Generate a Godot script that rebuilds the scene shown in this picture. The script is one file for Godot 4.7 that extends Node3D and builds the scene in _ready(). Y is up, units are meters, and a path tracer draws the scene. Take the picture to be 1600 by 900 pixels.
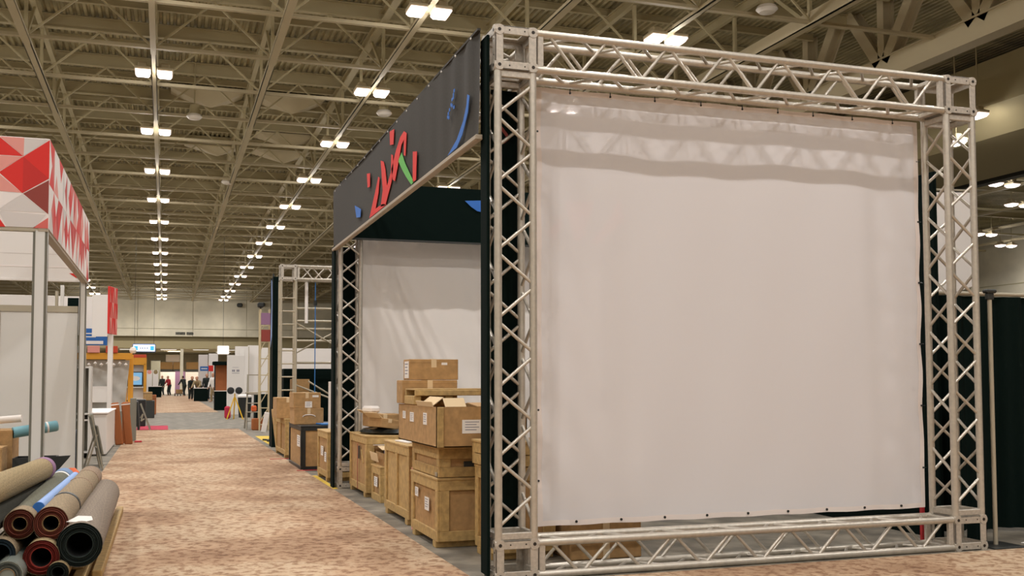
extends Node3D

# ---------------------------------------------------------------- mesh collector
class Geo:
	var v := PackedVector3Array()
	var n := PackedVector3Array()
	func tri(a: Vector3, b: Vector3, c: Vector3, na: Vector3, nb: Vector3, nc: Vector3) -> void:
		var g := (b - a).cross(c - a)
		if g.length_squared() < 1e-16:
			return
		if g.dot(na + nb + nc) > 0.0:
			v.append(a); v.append(c); v.append(b)
			n.append(na); n.append(nc); n.append(nb)
		else:
			v.append(a); v.append(b); v.append(c)
			n.append(na); n.append(nb); n.append(nc)
	func quad(a: Vector3, b: Vector3, c: Vector3, d: Vector3, m: Vector3) -> void:
		tri(a, b, c, m, m, m)
		tri(a, c, d, m, m, m)
	func face(a: Vector3, b: Vector3, c: Vector3, d: Vector3, away: Vector3) -> void:
		var m := (b - a).cross(c - a)
		if m.length_squared() < 1e-14:
			m = (c - a).cross(d - a)
		m = m.normalized()
		if m.dot((a + b + c + d) * 0.25 - away) < 0.0:
			m = -m
		quad(a, b, c, d, m)
	func box(c: Vector3, s: Vector3, bas := Basis(), bev := 0.0) -> void:
		var h := s * 0.5
		var t := Transform3D(bas, c)
		var e := minf(bev, minf(h.x, minf(h.y, h.z)) * 0.6)
		for ax in 3:
			for sg in [-1.0, 1.0]:
				var m := Vector3.ZERO
				m[ax] = sg
				var a1 := (ax + 1) % 3
				var a2 := (ax + 2) % 3
				var q := []
				for k in [[-1, -1], [1, -1], [1, 1], [-1, 1]]:
					var p := Vector3.ZERO
					p[ax] = sg * h[ax]
					p[a1] = k[0] * (h[a1] - e)
					p[a2] = k[1] * (h[a2] - e)
					q.append(t * p)
				quad(q[0], q[1], q[2], q[3], (bas * m).normalized())
		if e <= 0.0:
			return
		for ax in 3:
			var a1 := (ax + 1) % 3
			var a2 := (ax + 2) % 3
			for s1 in [-1.0, 1.0]:
				for s2 in [-1.0, 1.0]:
					var q := []
					for k in [[0, -1], [1, -1], [1, 1], [0, 1]]:
						var p := Vector3.ZERO
						p[ax] = k[1] * (h[ax] - e)
						p[a1] = s1 * (h[a1] - (e if k[0] == 0 else 0.0))
						p[a2] = s2 * (h[a2] - (0.0 if k[0] == 0 else e))
						q.append(t * p)
					var m := Vector3.ZERO
					m[a1] = s1
					m[a2] = s2
					quad(q[0], q[1], q[2], q[3], (bas * m).normalized())
		for sx in [-1.0, 1.0]:
			for sy in [-1.0, 1.0]:
				for sz in [-1.0, 1.0]:
					var m := (bas * Vector3(sx, sy, sz)).normalized()
					tri(t * Vector3(sx * h.x, sy * (h.y - e), sz * (h.z - e)), t * Vector3(sx * (h.x - e), sy * h.y, sz * (h.z - e)), t * Vector3(sx * (h.x - e), sy * (h.y - e), sz * h.z), m, m, m)
	func bx(x0: float, x1: float, y0: float, y1: float, z0: float, z1: float, bev := 0.0) -> void:
		box(Vector3((x0 + x1) / 2, (y0 + y1) / 2, (z0 + z1) / 2), Vector3(absf(x1 - x0), absf(y1 - y0), absf(z1 - z0)), Basis(), bev)
	func bar(a: Vector3, b: Vector3, w: float, d: float, side := Vector3.UP, bev := 0.0) -> void:
		var y := (b - a).normalized()
		var x := side.cross(y)
		if x.length() < 0.01:
			x = Vector3.RIGHT.cross(y)
		x = x.normalized()
		box((a + b) / 2, Vector3(w, (b - a).length(), d), Basis(x, y, x.cross(y)), bev)
	func tube(a: Vector3, b: Vector3, r: float, sides := 8, r2 := -1.0, caps := true) -> void:
		if r2 < 0.0:
			r2 = r
		var y := (b - a).normalized()
		var x := (Vector3.UP if absf(y.y) < 0.9 else Vector3.RIGHT).cross(y).normalized()
		var z := x.cross(y)
		for i in sides:
			var u0 := TAU * i / sides
			var u1 := TAU * (i + 1) / sides
			var d0 := x * cos(u0) + z * sin(u0)
			var d1 := x * cos(u1) + z * sin(u1)
			tri(a + d0 * r, b + d0 * r2, b + d1 * r2, d0, d0, d1)
			tri(a + d0 * r, b + d1 * r2, a + d1 * r, d0, d1, d1)
			if caps:
				tri(a, a + d0 * r, a + d1 * r, -y, -y, -y)
				tri(b, b + d0 * r2, b + d1 * r2, y, y, y)
	func path(pts: Array, r: float, sides := 6) -> void:
		for i in pts.size() - 1:
			tube(pts[i], pts[i + 1], r, sides)
	func lathe(prof: Array, seg: int, t: Transform3D, smooth := false) -> void:
		for k in prof.size() - 1:
			var p: Vector2 = prof[k]
			var q: Vector2 = prof[k + 1]
			var d := (q - p)
			if d.length() < 1e-6:
				continue
			var m := Vector2(d.y, -d.x).normalized()
			for i in seg:
				var u0 := TAU * i / seg
				var u1 := TAU * (i + 1) / seg
				var c0 := Vector3(cos(u0), 0, sin(u0))
				var c1 := Vector3(cos(u1), 0, sin(u1))
				var n0 := (t.basis * (c0 * m.x + Vector3(0, m.y, 0))).normalized()
				var n1 := (t.basis * (c1 * m.x + Vector3(0, m.y, 0))).normalized()
				var a := t * (c0 * p.x + Vector3(0, p.y, 0))
				var b := t * (c0 * q.x + Vector3(0, q.y, 0))
				var c := t * (c1 * q.x + Vector3(0, q.y, 0))
				var e := t * (c1 * p.x + Vector3(0, p.y, 0))
				tri(a, b, c, n0, n0, n1)
				tri(a, c, e, n0, n1, n1)
	func prism(poly: PackedVector2Array, depth: float, t: Transform3D) -> void:
		var idx := Geometry2D.triangulate_polygon(poly)
		var zp := (t.basis * Vector3(0, 0, 1)).normalized()
		for k in range(0, idx.size(), 3):
			var a := poly[idx[k]]
			var b := poly[idx[k + 1]]
			var c := poly[idx[k + 2]]
			tri(t * Vector3(a.x, a.y, depth), t * Vector3(b.x, b.y, depth), t * Vector3(c.x, c.y, depth), zp, zp, zp)
			tri(t * Vector3(a.x, a.y, 0), t * Vector3(b.x, b.y, 0), t * Vector3(c.x, c.y, 0), -zp, -zp, -zp)
		var ccw := not Geometry2D.is_polygon_clockwise(poly)
		for k in poly.size():
			var a := poly[k]
			var b := poly[(k + 1) % poly.size()]
			var m := Vector2(b.y - a.y, a.x - b.x).normalized() * (1.0 if ccw else -1.0)
			quad(t * Vector3(a.x, a.y, 0), t * Vector3(b.x, b.y, 0), t * Vector3(b.x, b.y, depth), t * Vector3(a.x, a.y, depth), (t.basis * Vector3(m.x, m.y, 0)).normalized())
	func grid(nu: int, nv: int, f: Callable) -> void:
		var p := []
		for i in nu + 1:
			var row := PackedVector3Array()
			for j in nv + 1:
				row.append(f.call(float(i) / nu, float(j) / nv))
			p.append(row)
		var nn := []
		for i in nu + 1:
			var row := PackedVector3Array()
			for j in nv + 1:
				var du: Vector3 = p[mini(i + 1, nu)][j] - p[maxi(i - 1, 0)][j]
				var dv: Vector3 = p[i][mini(j + 1, nv)] - p[i][maxi(j - 1, 0)]
				row.append(du.cross(dv).normalized())
			nn.append(row)
		for i in nu:
			for j in nv:
				tri(p[i][j], p[i + 1][j], p[i + 1][j + 1], nn[i][j], nn[i + 1][j], nn[i + 1][j + 1])
				tri(p[i][j], p[i + 1][j + 1], p[i][j + 1], nn[i][j], nn[i + 1][j + 1], nn[i][j + 1])
	func mesh() -> ArrayMesh:
		var m := ArrayMesh.new()
		var arr := []
		arr.resize(Mesh.ARRAY_MAX)
		arr[Mesh.ARRAY_VERTEX] = v
		arr[Mesh.ARRAY_NORMAL] = n
		m.add_surface_from_arrays(Mesh.PRIMITIVE_TRIANGLES, arr)
		return m

# ---------------------------------------------------------------- scene helpers
var taken := {}
var M := {}
var rng := RandomNumberGenerator.new()

func numbered(called: String) -> String:
	var k: int = taken.get(called, -1) + 1
	taken[called] = k
	return called if k == 0 else "%s_%03d" % [called, k]

func part(called: String, g, m: Material, parent: Node, label := "") -> MeshInstance3D:
	var o := MeshInstance3D.new()
	o.name = called
	o.mesh = g.mesh() if g is Geo else g
	o.material_override = null
	for s in o.mesh.get_surface_count():
		o.set_surface_override_material(s, m)
	if label:
		o.set_meta("label", label)
	parent.add_child(o, true)
	return o

func tag(o: Node, label: String, category: String, group := "", kind := "") -> void:
	if label:
		o.set_meta("label", label)
	if category:
		o.set_meta("category", category)
	if group:
		o.set_meta("group", group)
	if kind:
		o.set_meta("kind", kind)

func thing(called: String, label: String, category: String, at := Vector3.ZERO, yaw := 0.0, group := "") -> Node3D:
	var o := Node3D.new()
	o.name = numbered(called)
	add_child(o)
	o.position = at
	o.rotation.y = yaw
	tag(o, label, category, group)
	return o

func solo(called: String, g, m: Material, label: String, category: String, at := Vector3.ZERO, yaw := 0.0, group := "") -> MeshInstance3D:
	var o := part(numbered(called), g, m, self)
	o.position = at
	o.rotation.y = yaw
	tag(o, label, category, group)
	return o

func struct(called: String, g, m: Material, label: String) -> MeshInstance3D:
	var o := part(numbered(called), g, m, self)
	tag(o, label, "", "", "structure")
	return o

func boxg(s: Vector3, bev := 0.0, c := Vector3.ZERO) -> Geo:
	var g := Geo.new()
	g.box(c, s, Basis(), bev)
	return g

func tubeg(a: Vector3, b: Vector3, r: float, sides := 8) -> Geo:
	var g := Geo.new()
	g.tube(a, b, r, sides)
	return g

func copy(o: Node3D, at: Vector3, yaw := 0.0, label := "") -> Node3D:
	var c: Node3D = o.duplicate()
	var base := String(o.name)
	var cut := base.rfind("_")
	if cut > 0 and base.substr(cut + 1).is_valid_int():
		base = base.substr(0, cut)
	c.name = numbered(base)
	add_child(c)
	c.position = at
	c.rotation.y = yaw
	if label:
		c.set_meta("label", label)
	return c

func P2(flat: Array) -> PackedVector2Array:
	var p := PackedVector2Array()
	for i in range(0, flat.size(), 2):
		p.append(Vector2(flat[i], flat[i + 1]))
	return p

# ---------------------------------------------------------------- materials
func noise_tex(freq: float, lo: float, hi: float, octaves := 4, seed_ := 1, size := 512, stops := []) -> NoiseTexture2D:
	var f := FastNoiseLite.new()
	f.seed = seed_
	f.noise_type = FastNoiseLite.TYPE_SIMPLEX_SMOOTH
	f.frequency = freq
	f.fractal_octaves = octaves
	var t := NoiseTexture2D.new()
	t.width = size
	t.height = size
	t.seamless = true
	t.noise = f
	var r := Gradient.new()
	if stops.is_empty():
		r.set_color(0, Color(lo, lo, lo))
		r.set_color(1, Color(hi, hi, hi))
	else:
		var offs := PackedFloat32Array()
		var cols := PackedColorArray()
		for s in stops:
			offs.append(s[0])
			cols.append(s[1])
		r.offsets = offs
		r.colors = cols
	t.color_ramp = r
	return t

func mat(key: String, hex: String, rough := 0.8, metal := 0.0) -> StandardMaterial3D:
	var m := StandardMaterial3D.new()
	m.resource_name = key
	m.albedo_color = Color(hex)
	m.roughness = rough
	m.metallic = metal
	M[key] = m
	return m

func texd(m: StandardMaterial3D, t: Texture2D, scale: float, world := true) -> void:
	m.albedo_texture = t
	m.uv1_triplanar = true
	m.uv1_world_triplanar = world
	m.uv1_scale = Vector3.ONE * scale

func make_materials() -> void:
	var fine := noise_tex(0.05, 0.72, 1.0, 5, 3)
	var blotch := noise_tex(0.012, 0.62, 1.0, 5, 7)
	var m := mat("carpet", "c3ab8e", 0.95)
	var cn := noise_tex(0.012, 0, 0, 7, 11, 1024, [[0.0, Color(0.62, 0.52, 0.45)], [0.36, Color(0.82, 0.74, 0.68)], [0.46, Color(0.95, 0.92, 0.89)], [0.6, Color(1, 1, 1)], [0.8, Color(0.98, 0.94, 0.9)], [1.0, Color(0.86, 0.76, 0.7)]])
	(cn.noise as FastNoiseLite).fractal_gain = 0.68
	texd(m, cn, 0.7)
	m.detail_enabled = true
	m.detail_blend_mode = BaseMaterial3D.BLEND_MODE_MUL
	m.detail_uv_layer = BaseMaterial3D.DETAIL_UV_2
	m.detail_albedo = noise_tex(0.012, 0, 0, 4, 12, 512, [[0.0, Color(0.78, 0.7, 0.64)], [0.45, Color(0.95, 0.91, 0.88)], [0.6, Color(1, 1, 1)], [1.0, Color(1, 1, 1)]])
	m.uv2_triplanar = true
	m.uv2_world_triplanar = true
	m.uv2_scale = Vector3.ONE * 0.11
	m.rim_enabled = true
	m.rim = 0.2
	m = mat("concrete", "968d7c", 0.75)
	texd(m, noise_tex(0.01, 0.6, 1.0, 6, 21, 1024), 0.25)
	m = mat("aluminium", "d0c8ba", 0.34, 0.5)
	texd(m, noise_tex(0.03, 0.9, 1.0, 5, 5), 1.3)
	m = mat("plate_aluminium", "cbc2b4", 0.48, 0.35)
	texd(m, noise_tex(0.03, 0.86, 1.0, 5, 6), 2.0)
	mat("bolt_dark", "3a3530", 0.5, 0.6)
	m = mat("dull_aluminium", "b3a994", 0.5, 0.3)
	m = mat("roof_steel", "b6a882", 0.7, 0.05)
	m = mat("roof_steel_light", "c3b492", 0.7, 0.05)
	m = mat("roof_deck", "d8c99b", 0.65, 0.1)
	texd(m, blotch, 0.12)
	m = mat("duct_paint", "a89a74", 0.7)
	m = mat("wall_paint", "e6dcc2", 0.85)
	texd(m, noise_tex(0.01, 0.9, 1.0, 4, 33), 0.1)
	mat("joint_dark", "b3aa88", 0.9)
	m = mat("black_cloth", "0b1714", 0.95)
	m.metallic_specular = 0.2
	m = mat("header_cloth", "3b3730", 0.85)
	texd(m, noise_tex(0.05, 0.85, 1.0, 5, 9), 1.5)
	m = mat("screen_cloth", "dcd8d8", 0.8)
	m.backlight_enabled = true
	m.backlight = Color(0.34, 0.33, 0.32)
	m.transparency = BaseMaterial3D.TRANSPARENCY_ALPHA
	m.albedo_color.a = 0.95
	m = mat("screen_hem", "e8ddd6", 0.8)
	m.backlight_enabled = true
	m.backlight = Color(0.5, 0.48, 0.46)
	m = mat("white_cloth", "ece4dc", 0.85)
	m.backlight_enabled = true
	m.backlight = Color(0.4, 0.4, 0.4)
	m = mat("cardboard", "bd9562", 0.85)
	texd(m, noise_tex(0.02, 0.84, 1.0, 5, 41), 1.2)
	m = mat("cardboard_dark", "9c774a", 0.85)
	texd(m, noise_tex(0.02, 0.8, 1.0, 5, 42), 1.2)
	m = mat("cardboard_inside", "d9bf97", 0.9)
	m = mat("plywood", "c9a66c", 0.75)
	texd(m, noise_tex(0.025, 0.82, 1.0, 4, 43), 0.8)
	m = mat("cleat_wood", "cdaa6d", 0.75)
	texd(m, noise_tex(0.03, 0.78, 1.0, 5, 44), 1.0)
	mat("paper", "e9e4de", 0.8)
	mat("ink", "7a7886", 0.8)
	mat("white_panel", "e6e0da", 0.45)
	m = mat("glossy_panel", "dbd8d2", 0.3)
	mat("white_print", "ece3de", 0.75)
	mat("red_print", "d8281f", 0.7)
	mat("red_deep", "c3261f", 0.7)
	mat("red_dark", "8e3a30", 0.7)
	mat("pink_print", "e2978c", 0.7)
	mat("salmon_print", "d4665c", 0.7)
	mat("grey_print", "d3cbc6", 0.75)
	mat("blue_print", "2f6cc0", 0.7)
	mat("green_print", "62b552", 0.7)
	mat("tan_bar", "a89a86", 0.6)
	mat("black_plastic", "1b1e1d", 0.45)
	m = mat("bag_plastic", "0f1614", 0.25)
	mat("dark_steel", "3c3d3a", 0.5, 0.4)
	mat("bare_steel", "a39d8d", 0.45, 0.5)
	mat("blue_paint", "2c6fb0", 0.6)
	mat("sign_blue", "1d5fa8", 0.6)
	mat("red_paint", "b8262c", 0.6)
	mat("red_mat", "b52d45", 0.95)
	mat("yellow_paint", "e0b020", 0.6)
	mat("yellow_tape", "d9b73c", 0.8)
	mat("kiosk_yellow", "d7962a", 0.6)
	mat("kiosk_red", "c2421f", 0.6)
	mat("grey_rock", "b8b4ad", 0.85)
	m = mat("cabinet_grey", "7c796c", 0.6)
	mat("brown_panel", "9c5a2c", 0.7)
	mat("navy_cloth", "1b2a3e", 0.9)
	mat("skin", "c08f72", 0.7)
	mat("hair", "2a1d16", 0.8)
	mat("dark_clothes", "1e2523", 0.9)
	mat("red_clothes", "a3222c", 0.9)
	mat("white_clothes", "e2dfda", 0.9)
	mat("tan_clothes", "94815f", 0.9)
	mat("teal_tube", "6fa2ad", 0.5)
	mat("orange_plastic", "d6632f", 0.6)
	# rolled carpets
	for c in [["roll_grey", "b3a08b"], ["roll_tan", "c6ad88"], ["roll_sand", "d0b684"], ["roll_olive", "8a886f"], ["roll_beige", "c9ab8d"], ["roll_dark", "4f4c3c"]]:
		m = mat(c[0], c[1], 0.95)
		texd(m, noise_tex(0.06, 0.45, 1.0, 5, 50, 256), 4.5)
	mat("pile_red", "6e3322", 0.95)
	mat("pile_red_bright", "7e2519", 0.95)
	mat("pile_green", "101d18", 0.95)
	mat("pile_blue", "1d2f3a", 0.95)
	mat("pile_violet", "94708e", 0.95)
	mat("backing_blue", "7089ab", 0.9)
	mat("core_card", "8f6f48", 0.9)
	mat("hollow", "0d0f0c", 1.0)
	mat("foam_blue", "88a4d4", 0.7)
	mat("wrap_clear", "8b9188", 0.15)
	# lamps
	m = mat("lamp_glass", "fff4ee", 0.5)
	m.emission_enabled = true
	m.emission = Color("ffeae6")
	m.emission_energy_multiplier = 1.6
	m = mat("dome_glass", "efe6da", 0.5)
	m = mat("tv_screen", "1d3040", 0.2)
	m.emission_enabled = true
	m.emission = Color("8cc4ea")
	m.emission_energy_multiplier = 0.7
	m = mat("sign_glow_blue", "2f9fd0", 0.4)
	m.emission_enabled = true
	m.emission = Color("3fb2e0")
	m.emission_energy_multiplier = 0.8
	m = mat("sign_glow_white", "f6f6f2", 0.4)
	m.emission_enabled = true
	m.emission = Color("fffaf0")
	m.emission_energy_multiplier = 1.2

# ---------------------------------------------------------------- the place
const CH := 9.30        # underside of the roof trusses' bottom chords
const DECK := 11.0      # roof deck
const ZB := -107.0      # back wall
const BAY := 2.83
const LAMP := Color(1.0, 0.99, 0.985)
const ROWX := [-11.72, -6.06, -0.38, 5.27, 10.92]   # rows of lamps
const EN := 7.2         # energy of one lamp

func _ready() -> void:
	rng.seed = 20240
	# camera
	var cam := Camera3D.new()
	cam.name = "camera"
	cam.projection = Camera3D.PROJECTION_FRUSTUM
	cam.near = 0.1
	cam.far = 400.0
	cam.keep_aspect = Camera3D.KEEP_HEIGHT
	cam.size = 900.0 / 1615.0 * 0.1
	cam.frustum_offset = Vector2(0, (513.0 - 450.0) / 1615.0 * 0.1)
	var yaw := deg_to_rad(18.55)
	var pitch := deg_to_rad(2.93)
	var roll := deg_to_rad(-0.12)
	var fwd := Vector3(sin(yaw) * cos(pitch), sin(pitch), -cos(yaw) * cos(pitch))
	var rt := fwd.cross(Vector3.UP).normalized()
	var up := rt.cross(fwd)
	var r2 := rt * cos(roll) + up * sin(roll)
	var u2 := up * cos(roll) - rt * sin(roll)
	cam.transform = Transform3D(Basis(r2, u2, -fwd), Vector3(0, 1.24, 0))
	add_child(cam)
	cam.current = true
	# environment: a closed hall, no sky comes in
	var we := WorldEnvironment.new()
	we.name = "environment"
	var e := Environment.new()
	e.background_mode = Environment.BG_COLOR
	e.background_color = Color(0, 0, 0)
	e.tonemap_mode = Environment.TONE_MAPPER_LINEAR
	e.tonemap_exposure = 1.08
	e.sdfgi_enabled = true
	e.ssao_enabled = true
	e.ssil_enabled = true
	we.environment = e
	add_child(we)
	make_materials()
	build_shell()
	build_roof()
	build_lamps()
	build_booth()
	build_crates()
	build_left_booth()
	build_rolls()
	build_left_row()
	build_right_row()
	build_far_end()
	build_small()

func build_shell() -> void:
	var g := Geo.new()
	g.bx(-18.3, 50.3, -0.3, 0.0, ZB - 24.0, 22.3)
	struct("floor", g, M.concrete, "grey polished concrete floor of the exhibition hall")
	g = Geo.new()
	g.bx(-18.3, -18.0, 0.0, 11.4, ZB - 24.0, 22.3)
	struct("wall_left", g, M.wall_paint, "cream hall wall far to the left")
	g = Geo.new()
	g.bx(50.0, 50.3, 0.0, 11.4, ZB - 24.0, 22.3)
	struct("wall_right", g, M.wall_paint, "cream panelled hall wall far to the right")
	g = Geo.new()
	for z in range(-104, 20, 5):
		g.bx(49.98, 50.0, 0.0, 11.2, z - 0.03, z + 0.03)
	g.bx(49.98, 50.0, 7.2, 7.26, ZB, 22.0)
	part("panel_joint", g, M.joint_dark, get_node("wall_right"))
	g = Geo.new()
	g.bx(-18.0, 50.0, 0.0, 11.4, 22.0, 22.3)
	struct("wall_front", g, M.wall_paint, "cream hall wall behind the viewer")
	# back wall of tilt-up panels over a wide low opening
	g = Geo.new()
	g.bx(-18.0, 50.0, 5.7, 11.4, ZB - 0.3, ZB - 0.05)
	g.bx(-18.0, -12.0, 0.0, 5.7, ZB - 0.3, ZB - 0.05)
	g.bx(16.0, 50.0, 0.0, 5.7, ZB - 0.3, ZB - 0.05)
	var wb := struct("wall_back", g, M.joint_dark, "cream panelled end wall of the hall above the low opening")
	var pm := boxg(Vector3(5.13, 4.7, 0.06), 0.02)
	var ps := boxg(Vector3(5.13, 0.72, 0.06), 0.02)
	var k := 0
	for i in 13:
		var x := -15.5 + i * 5.16
		part("wall_panel", pm, M.wall_paint, wb).position = Vector3(x, 8.82, ZB - 0.02)
		part("wall_panel", ps, M.wall_paint, wb).position = Vector3(x, 6.08, ZB - 0.02)
		if x < -12.0 or x > 16.5:
			part("wall_panel", boxg(Vector3(5.1, 5.66, 0.06), 0.02), M.wall_paint, wb).position = Vector3(x, 2.85, ZB - 0.02)
	# recess under the end wall
	g = Geo.new()
	g.bx(-12.3, 16.3, 4.55, 4.8, ZB - 24.0, ZB - 0.95)
	struct("ceiling_recess", g, M.wall_paint, "low olive soffit under the end wall")
	g = Geo.new()
	g.bx(-12.3, 16.3, 4.55, 5.9, ZB - 1.0, ZB - 0.5)
	struct("trim_soffit", g, M.duct_paint, "olive edge beam of the low soffit at the end of the aisle")
	g = Geo.new()
	g.bx(-12.3, 16.3, 0.0, 4.8, ZB - 24.3, ZB - 24.0)
	struct("wall_recess_back", g, M.wall_paint, "olive rear wall of the low area at the end of the aisle")
	g = Geo.new()
	g.bx(-12.3, -12.0, 0.0, 4.8, ZB - 24.0, ZB - 0.3)
	struct("wall_recess_left", g, M.wall_paint, "left side wall of the low area")
	g = Geo.new()
	g.bx(16.0, 16.3, 0.0, 4.8, ZB - 24.0, ZB - 0.3)
	struct("wall_recess_right", g, M.wall_paint, "right side wall of the low area")
	# roof: corrugated deck with a slab above
	g = Geo.new()
	g.bx(-18.3, 50.3, DECK + 0.25, DECK + 0.5, ZB - 0.3, 22.3)
	struct("ceiling", g, M.roof_deck, "olive hall roof over the steel trusses")
	g = Geo.new()
	var pitch := 0.18
	var n := int(68.0 / pitch)
	for i in n:
		var x := -18.0 + i * pitch
		var pr := [Vector2(x, 0.0), Vector2(x + 0.07, 0.0), Vector2(x + 0.095, 0.065), Vector2(x + 0.155, 0.065), Vector2(x + pitch, 0.0)]
		for q in 4:
			var a: Vector2 = pr[q]
			var b: Vector2 = pr[q + 1]
			g.quad(Vector3(a.x, DECK + a.y, 22.0), Vector3(b.x, DECK + b.y, 22.0), Vector3(b.x, DECK + b.y, ZB), Vector3(a.x, DECK + a.y, ZB), Vector3(b.y - a.y, -(b.x - a.x), 0).normalized())
	var dk := struct("ceiling_deck", g, M.roof_deck, "corrugated olive steel roof deck seen from below")
	dk.set_meta("kind", "structure")
	# carpets
	g = Geo.new()
	g.bx(-0.8, 1.85, 0.0, 0.008, -28.2, 14.0)
	solo("aisle_carpet", g, M.carpet, "long worn tan carpet down the near aisle between the booths", "carpet")
	g = Geo.new()
	g.bx(1.86, 16.0, 0.0, 0.008, -6.08, 14.0)
	solo("cross_aisle_carpet", g, M.carpet, "tan carpet in front of the big screen at lower right", "carpet")
	g = Geo.new()
	g.bx(-0.9, 2.1, 0.0, 0.008, -96.0, -44.0)
	solo("far_aisle_carpet", g, M.carpet, "paler tan carpet beyond the bare grey strip far down the aisle", "carpet")

func ibeam(g: Geo, a: Vector3, b: Vector3, w: float, h: float) -> void:
	var d := Vector3(0, h / 2, 0)
	g.bar(a + d, b + d, w, 0.03, Vector3.UP)
	g.bar(a - d, b - d, w, 0.03, Vector3.UP)
	g.bar(a, b, 0.02, h, Vector3.UP)

func build_roof() -> void:
	var xs := []
	for i in range(-4, 6):
		xs.append(-0.38 + BAY * i)
	# xs: -11.7 ... 13.77
	var zs := []
	var z := -19.65
	while z > ZB + 1.0:
		zs.append(z)
		z -= 3.25
	# shared web members of the cross trusses (rise from a bottom node to mid-panel at the top)
	var rise := 1.27
	var web_u := Geo.new()
	web_u.bar(Vector3(0, 0, 0), Vector3(BAY / 2, rise, 0), 0.045, 0.045, Vector3.FORWARD)
	var web_d := Geo.new()
	web_d.bar(Vector3(BAY / 2, rise, 0), Vector3(BAY, 0, 0), 0.045, 0.045, Vector3.FORWARD)
	var wu := web_u.mesh()
	var wd := web_d.mesh()
	var far := Geo.new()
	for i in 10:
		if i < 9:
			far.bar(Vector3(xs[i], 0, 0), Vector3(xs[i] + BAY / 2, rise, 0), 0.045, 0.045, Vector3.FORWARD)
			far.bar(Vector3(xs[i] + BAY / 2, rise, 0), Vector3(xs[i] + BAY, 0, 0), 0.045, 0.045, Vector3.FORWARD)
	var farm := far.mesh()
	var bc := Geo.new()
	bc.bx(-17.9, 17.2, 0.0, 0.015, -0.06, 0.06)
	bc.bx(-17.9, 17.2, 0.0, 0.09, -0.012, 0.012)
	var bcm := bc.mesh()
	var tc := Geo.new()
	ibeam(tc, Vector3(-17.9, 1.5, 0), Vector3(17.2, 1.5, 0), 0.16, 0.34)
	var tcm := tc.mesh()
	for k in zs.size():
		var t := thing("cross_truss", "tan steel roof truss crossing the hall under the corrugated deck", "roof truss", Vector3(0, CH, zs[k]), 0, "steel trusses crossing the roof")
		t.set_meta("kind", "structure")
		part("bottom_chord", bcm, M.roof_steel_light, t)
		part("top_chord", tcm, M.roof_steel, t)
		if k < 14:
			for i in 9:
				part("web_member", wu, M.roof_steel, t).position = Vector3(xs[i], 0.03, 0)
				part("web_member", wd, M.roof_steel, t).position = Vector3(xs[i], 0.03, 0)
		else:
			part("web_members", farm, M.roof_steel, t).set_meta("kind", "stuff")
	# purlins between the trusses
	var pu := Geo.new()
	ibeam(pu, Vector3(-17.9, 0, 0), Vector3(17.2, 0, 0), 0.1, 0.16)
	var pum := pu.mesh()
	for k in zs.size():
		for off in [1.62]:
			var o := solo("roof_purlin", pum, M.roof_steel, "slim tan purlin under the corrugated roof deck between two trusses", "purlin", Vector3(0, DECK - 0.1, zs[k] - off), 0, "purlins under the roof deck")
			o.set_meta("kind", "structure")
	# girders along the hall, one over each grid line
	var z0 := -13.0
	for i in 10:
		var x: float = xs[i]
		var wide := 0.13 if i % 2 == 0 else 0.18
		var lab: String = "tan lengthwise roof girder " + ["at the far left edge of the roof", "left of the white booth header", "third to the left of the aisle lamps", "just left of the aisle lamps", "carrying the lamp row over the aisle", "midway between the two long lamp rows", "carrying the diagonal lamp row left of the big screen", "just right of the diagonal lamp row", "carrying the lamp pair above the top truss", "deep and nearest to the heavy box girder"][i]
		var t := thing("lengthwise_girder", lab, "roof girder", Vector3(x, CH, 0))
		t.set_meta("kind", "structure")
		var g := Geo.new()
		var dp := 0.05 if i < 9 else 0.26
		g.bx(-wide / 2, wide / 2, -0.06, -0.045 + 0.02, ZB, z0)
		g.bx(-wide / 2, -wide / 2 + 0.02, -0.06, dp, ZB, z0)
		g.bx(wide / 2 - 0.02, wide / 2, -0.06, dp, ZB, z0)
		part("bottom_chord", g, M.roof_steel_light, t)
		g = Geo.new()
		ibeam(g, Vector3(0, 1.4, ZB), Vector3(0, 1.4, z0), 0.13 if i != 6 else 0.2, 0.22)
		part("top_chord", g, M.roof_steel, t)
		var post := boxg(Vector3(0.08, 1.3, 0.1), 0.01)
		var dg := Geo.new()
		dg.bar(Vector3(0, 0.02, 0), Vector3(0, 1.3, -1.6), 0.09, 0.06, Vector3.RIGHT)
		var pm := post.mesh()
		var dm := dg.mesh()
		var rest := Geo.new()
		for k in zs.size():
			if k < 14:
				part("post", pm, M.roof_steel, t).position = Vector3(0, 0.62, zs[k] - 0.08)
				if k % 2 == 0:
					part("diagonal", dm, M.roof_steel, t).position = Vector3(0, 0, zs[k] - 0.1)
			else:
				rest.box(Vector3(0, 0.62, zs[k] - 0.08), Vector3(0.1, 1.3, 0.12))
				if k % 2 == 0:
					rest.bar(Vector3(0, 0.02, zs[k] - 0.1), Vector3(0, 1.3, zs[k] - 1.7), 0.09, 0.06, Vector3.RIGHT)
		part("far_posts", rest, M.roof_steel, t).set_meta("kind", "stuff")
	# the heavy box girder on the right
	var hg := thing("heavy_girder", "massive tan box girder with wide flanged webs at the upper right", "roof girder", Vector3(17.3, 0, 0))
	hg.set_meta("kind", "structure")
	var g := Geo.new()
	g.bx(-0.02, 0.02, 8.88, 9.4, ZB, -8.0)
	g.bx(-0.2, 0.2, 8.86, 8.9, ZB, -8.0)
	g.bx(-0.2, 0.2, 9.38, 9.42, ZB, -8.0)
	g.bx(-0.17, -0.13, 8.88, 9.4, ZB, -8.0)
	part("bottom_chord", g, M.roof_steel_light, hg)
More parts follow.
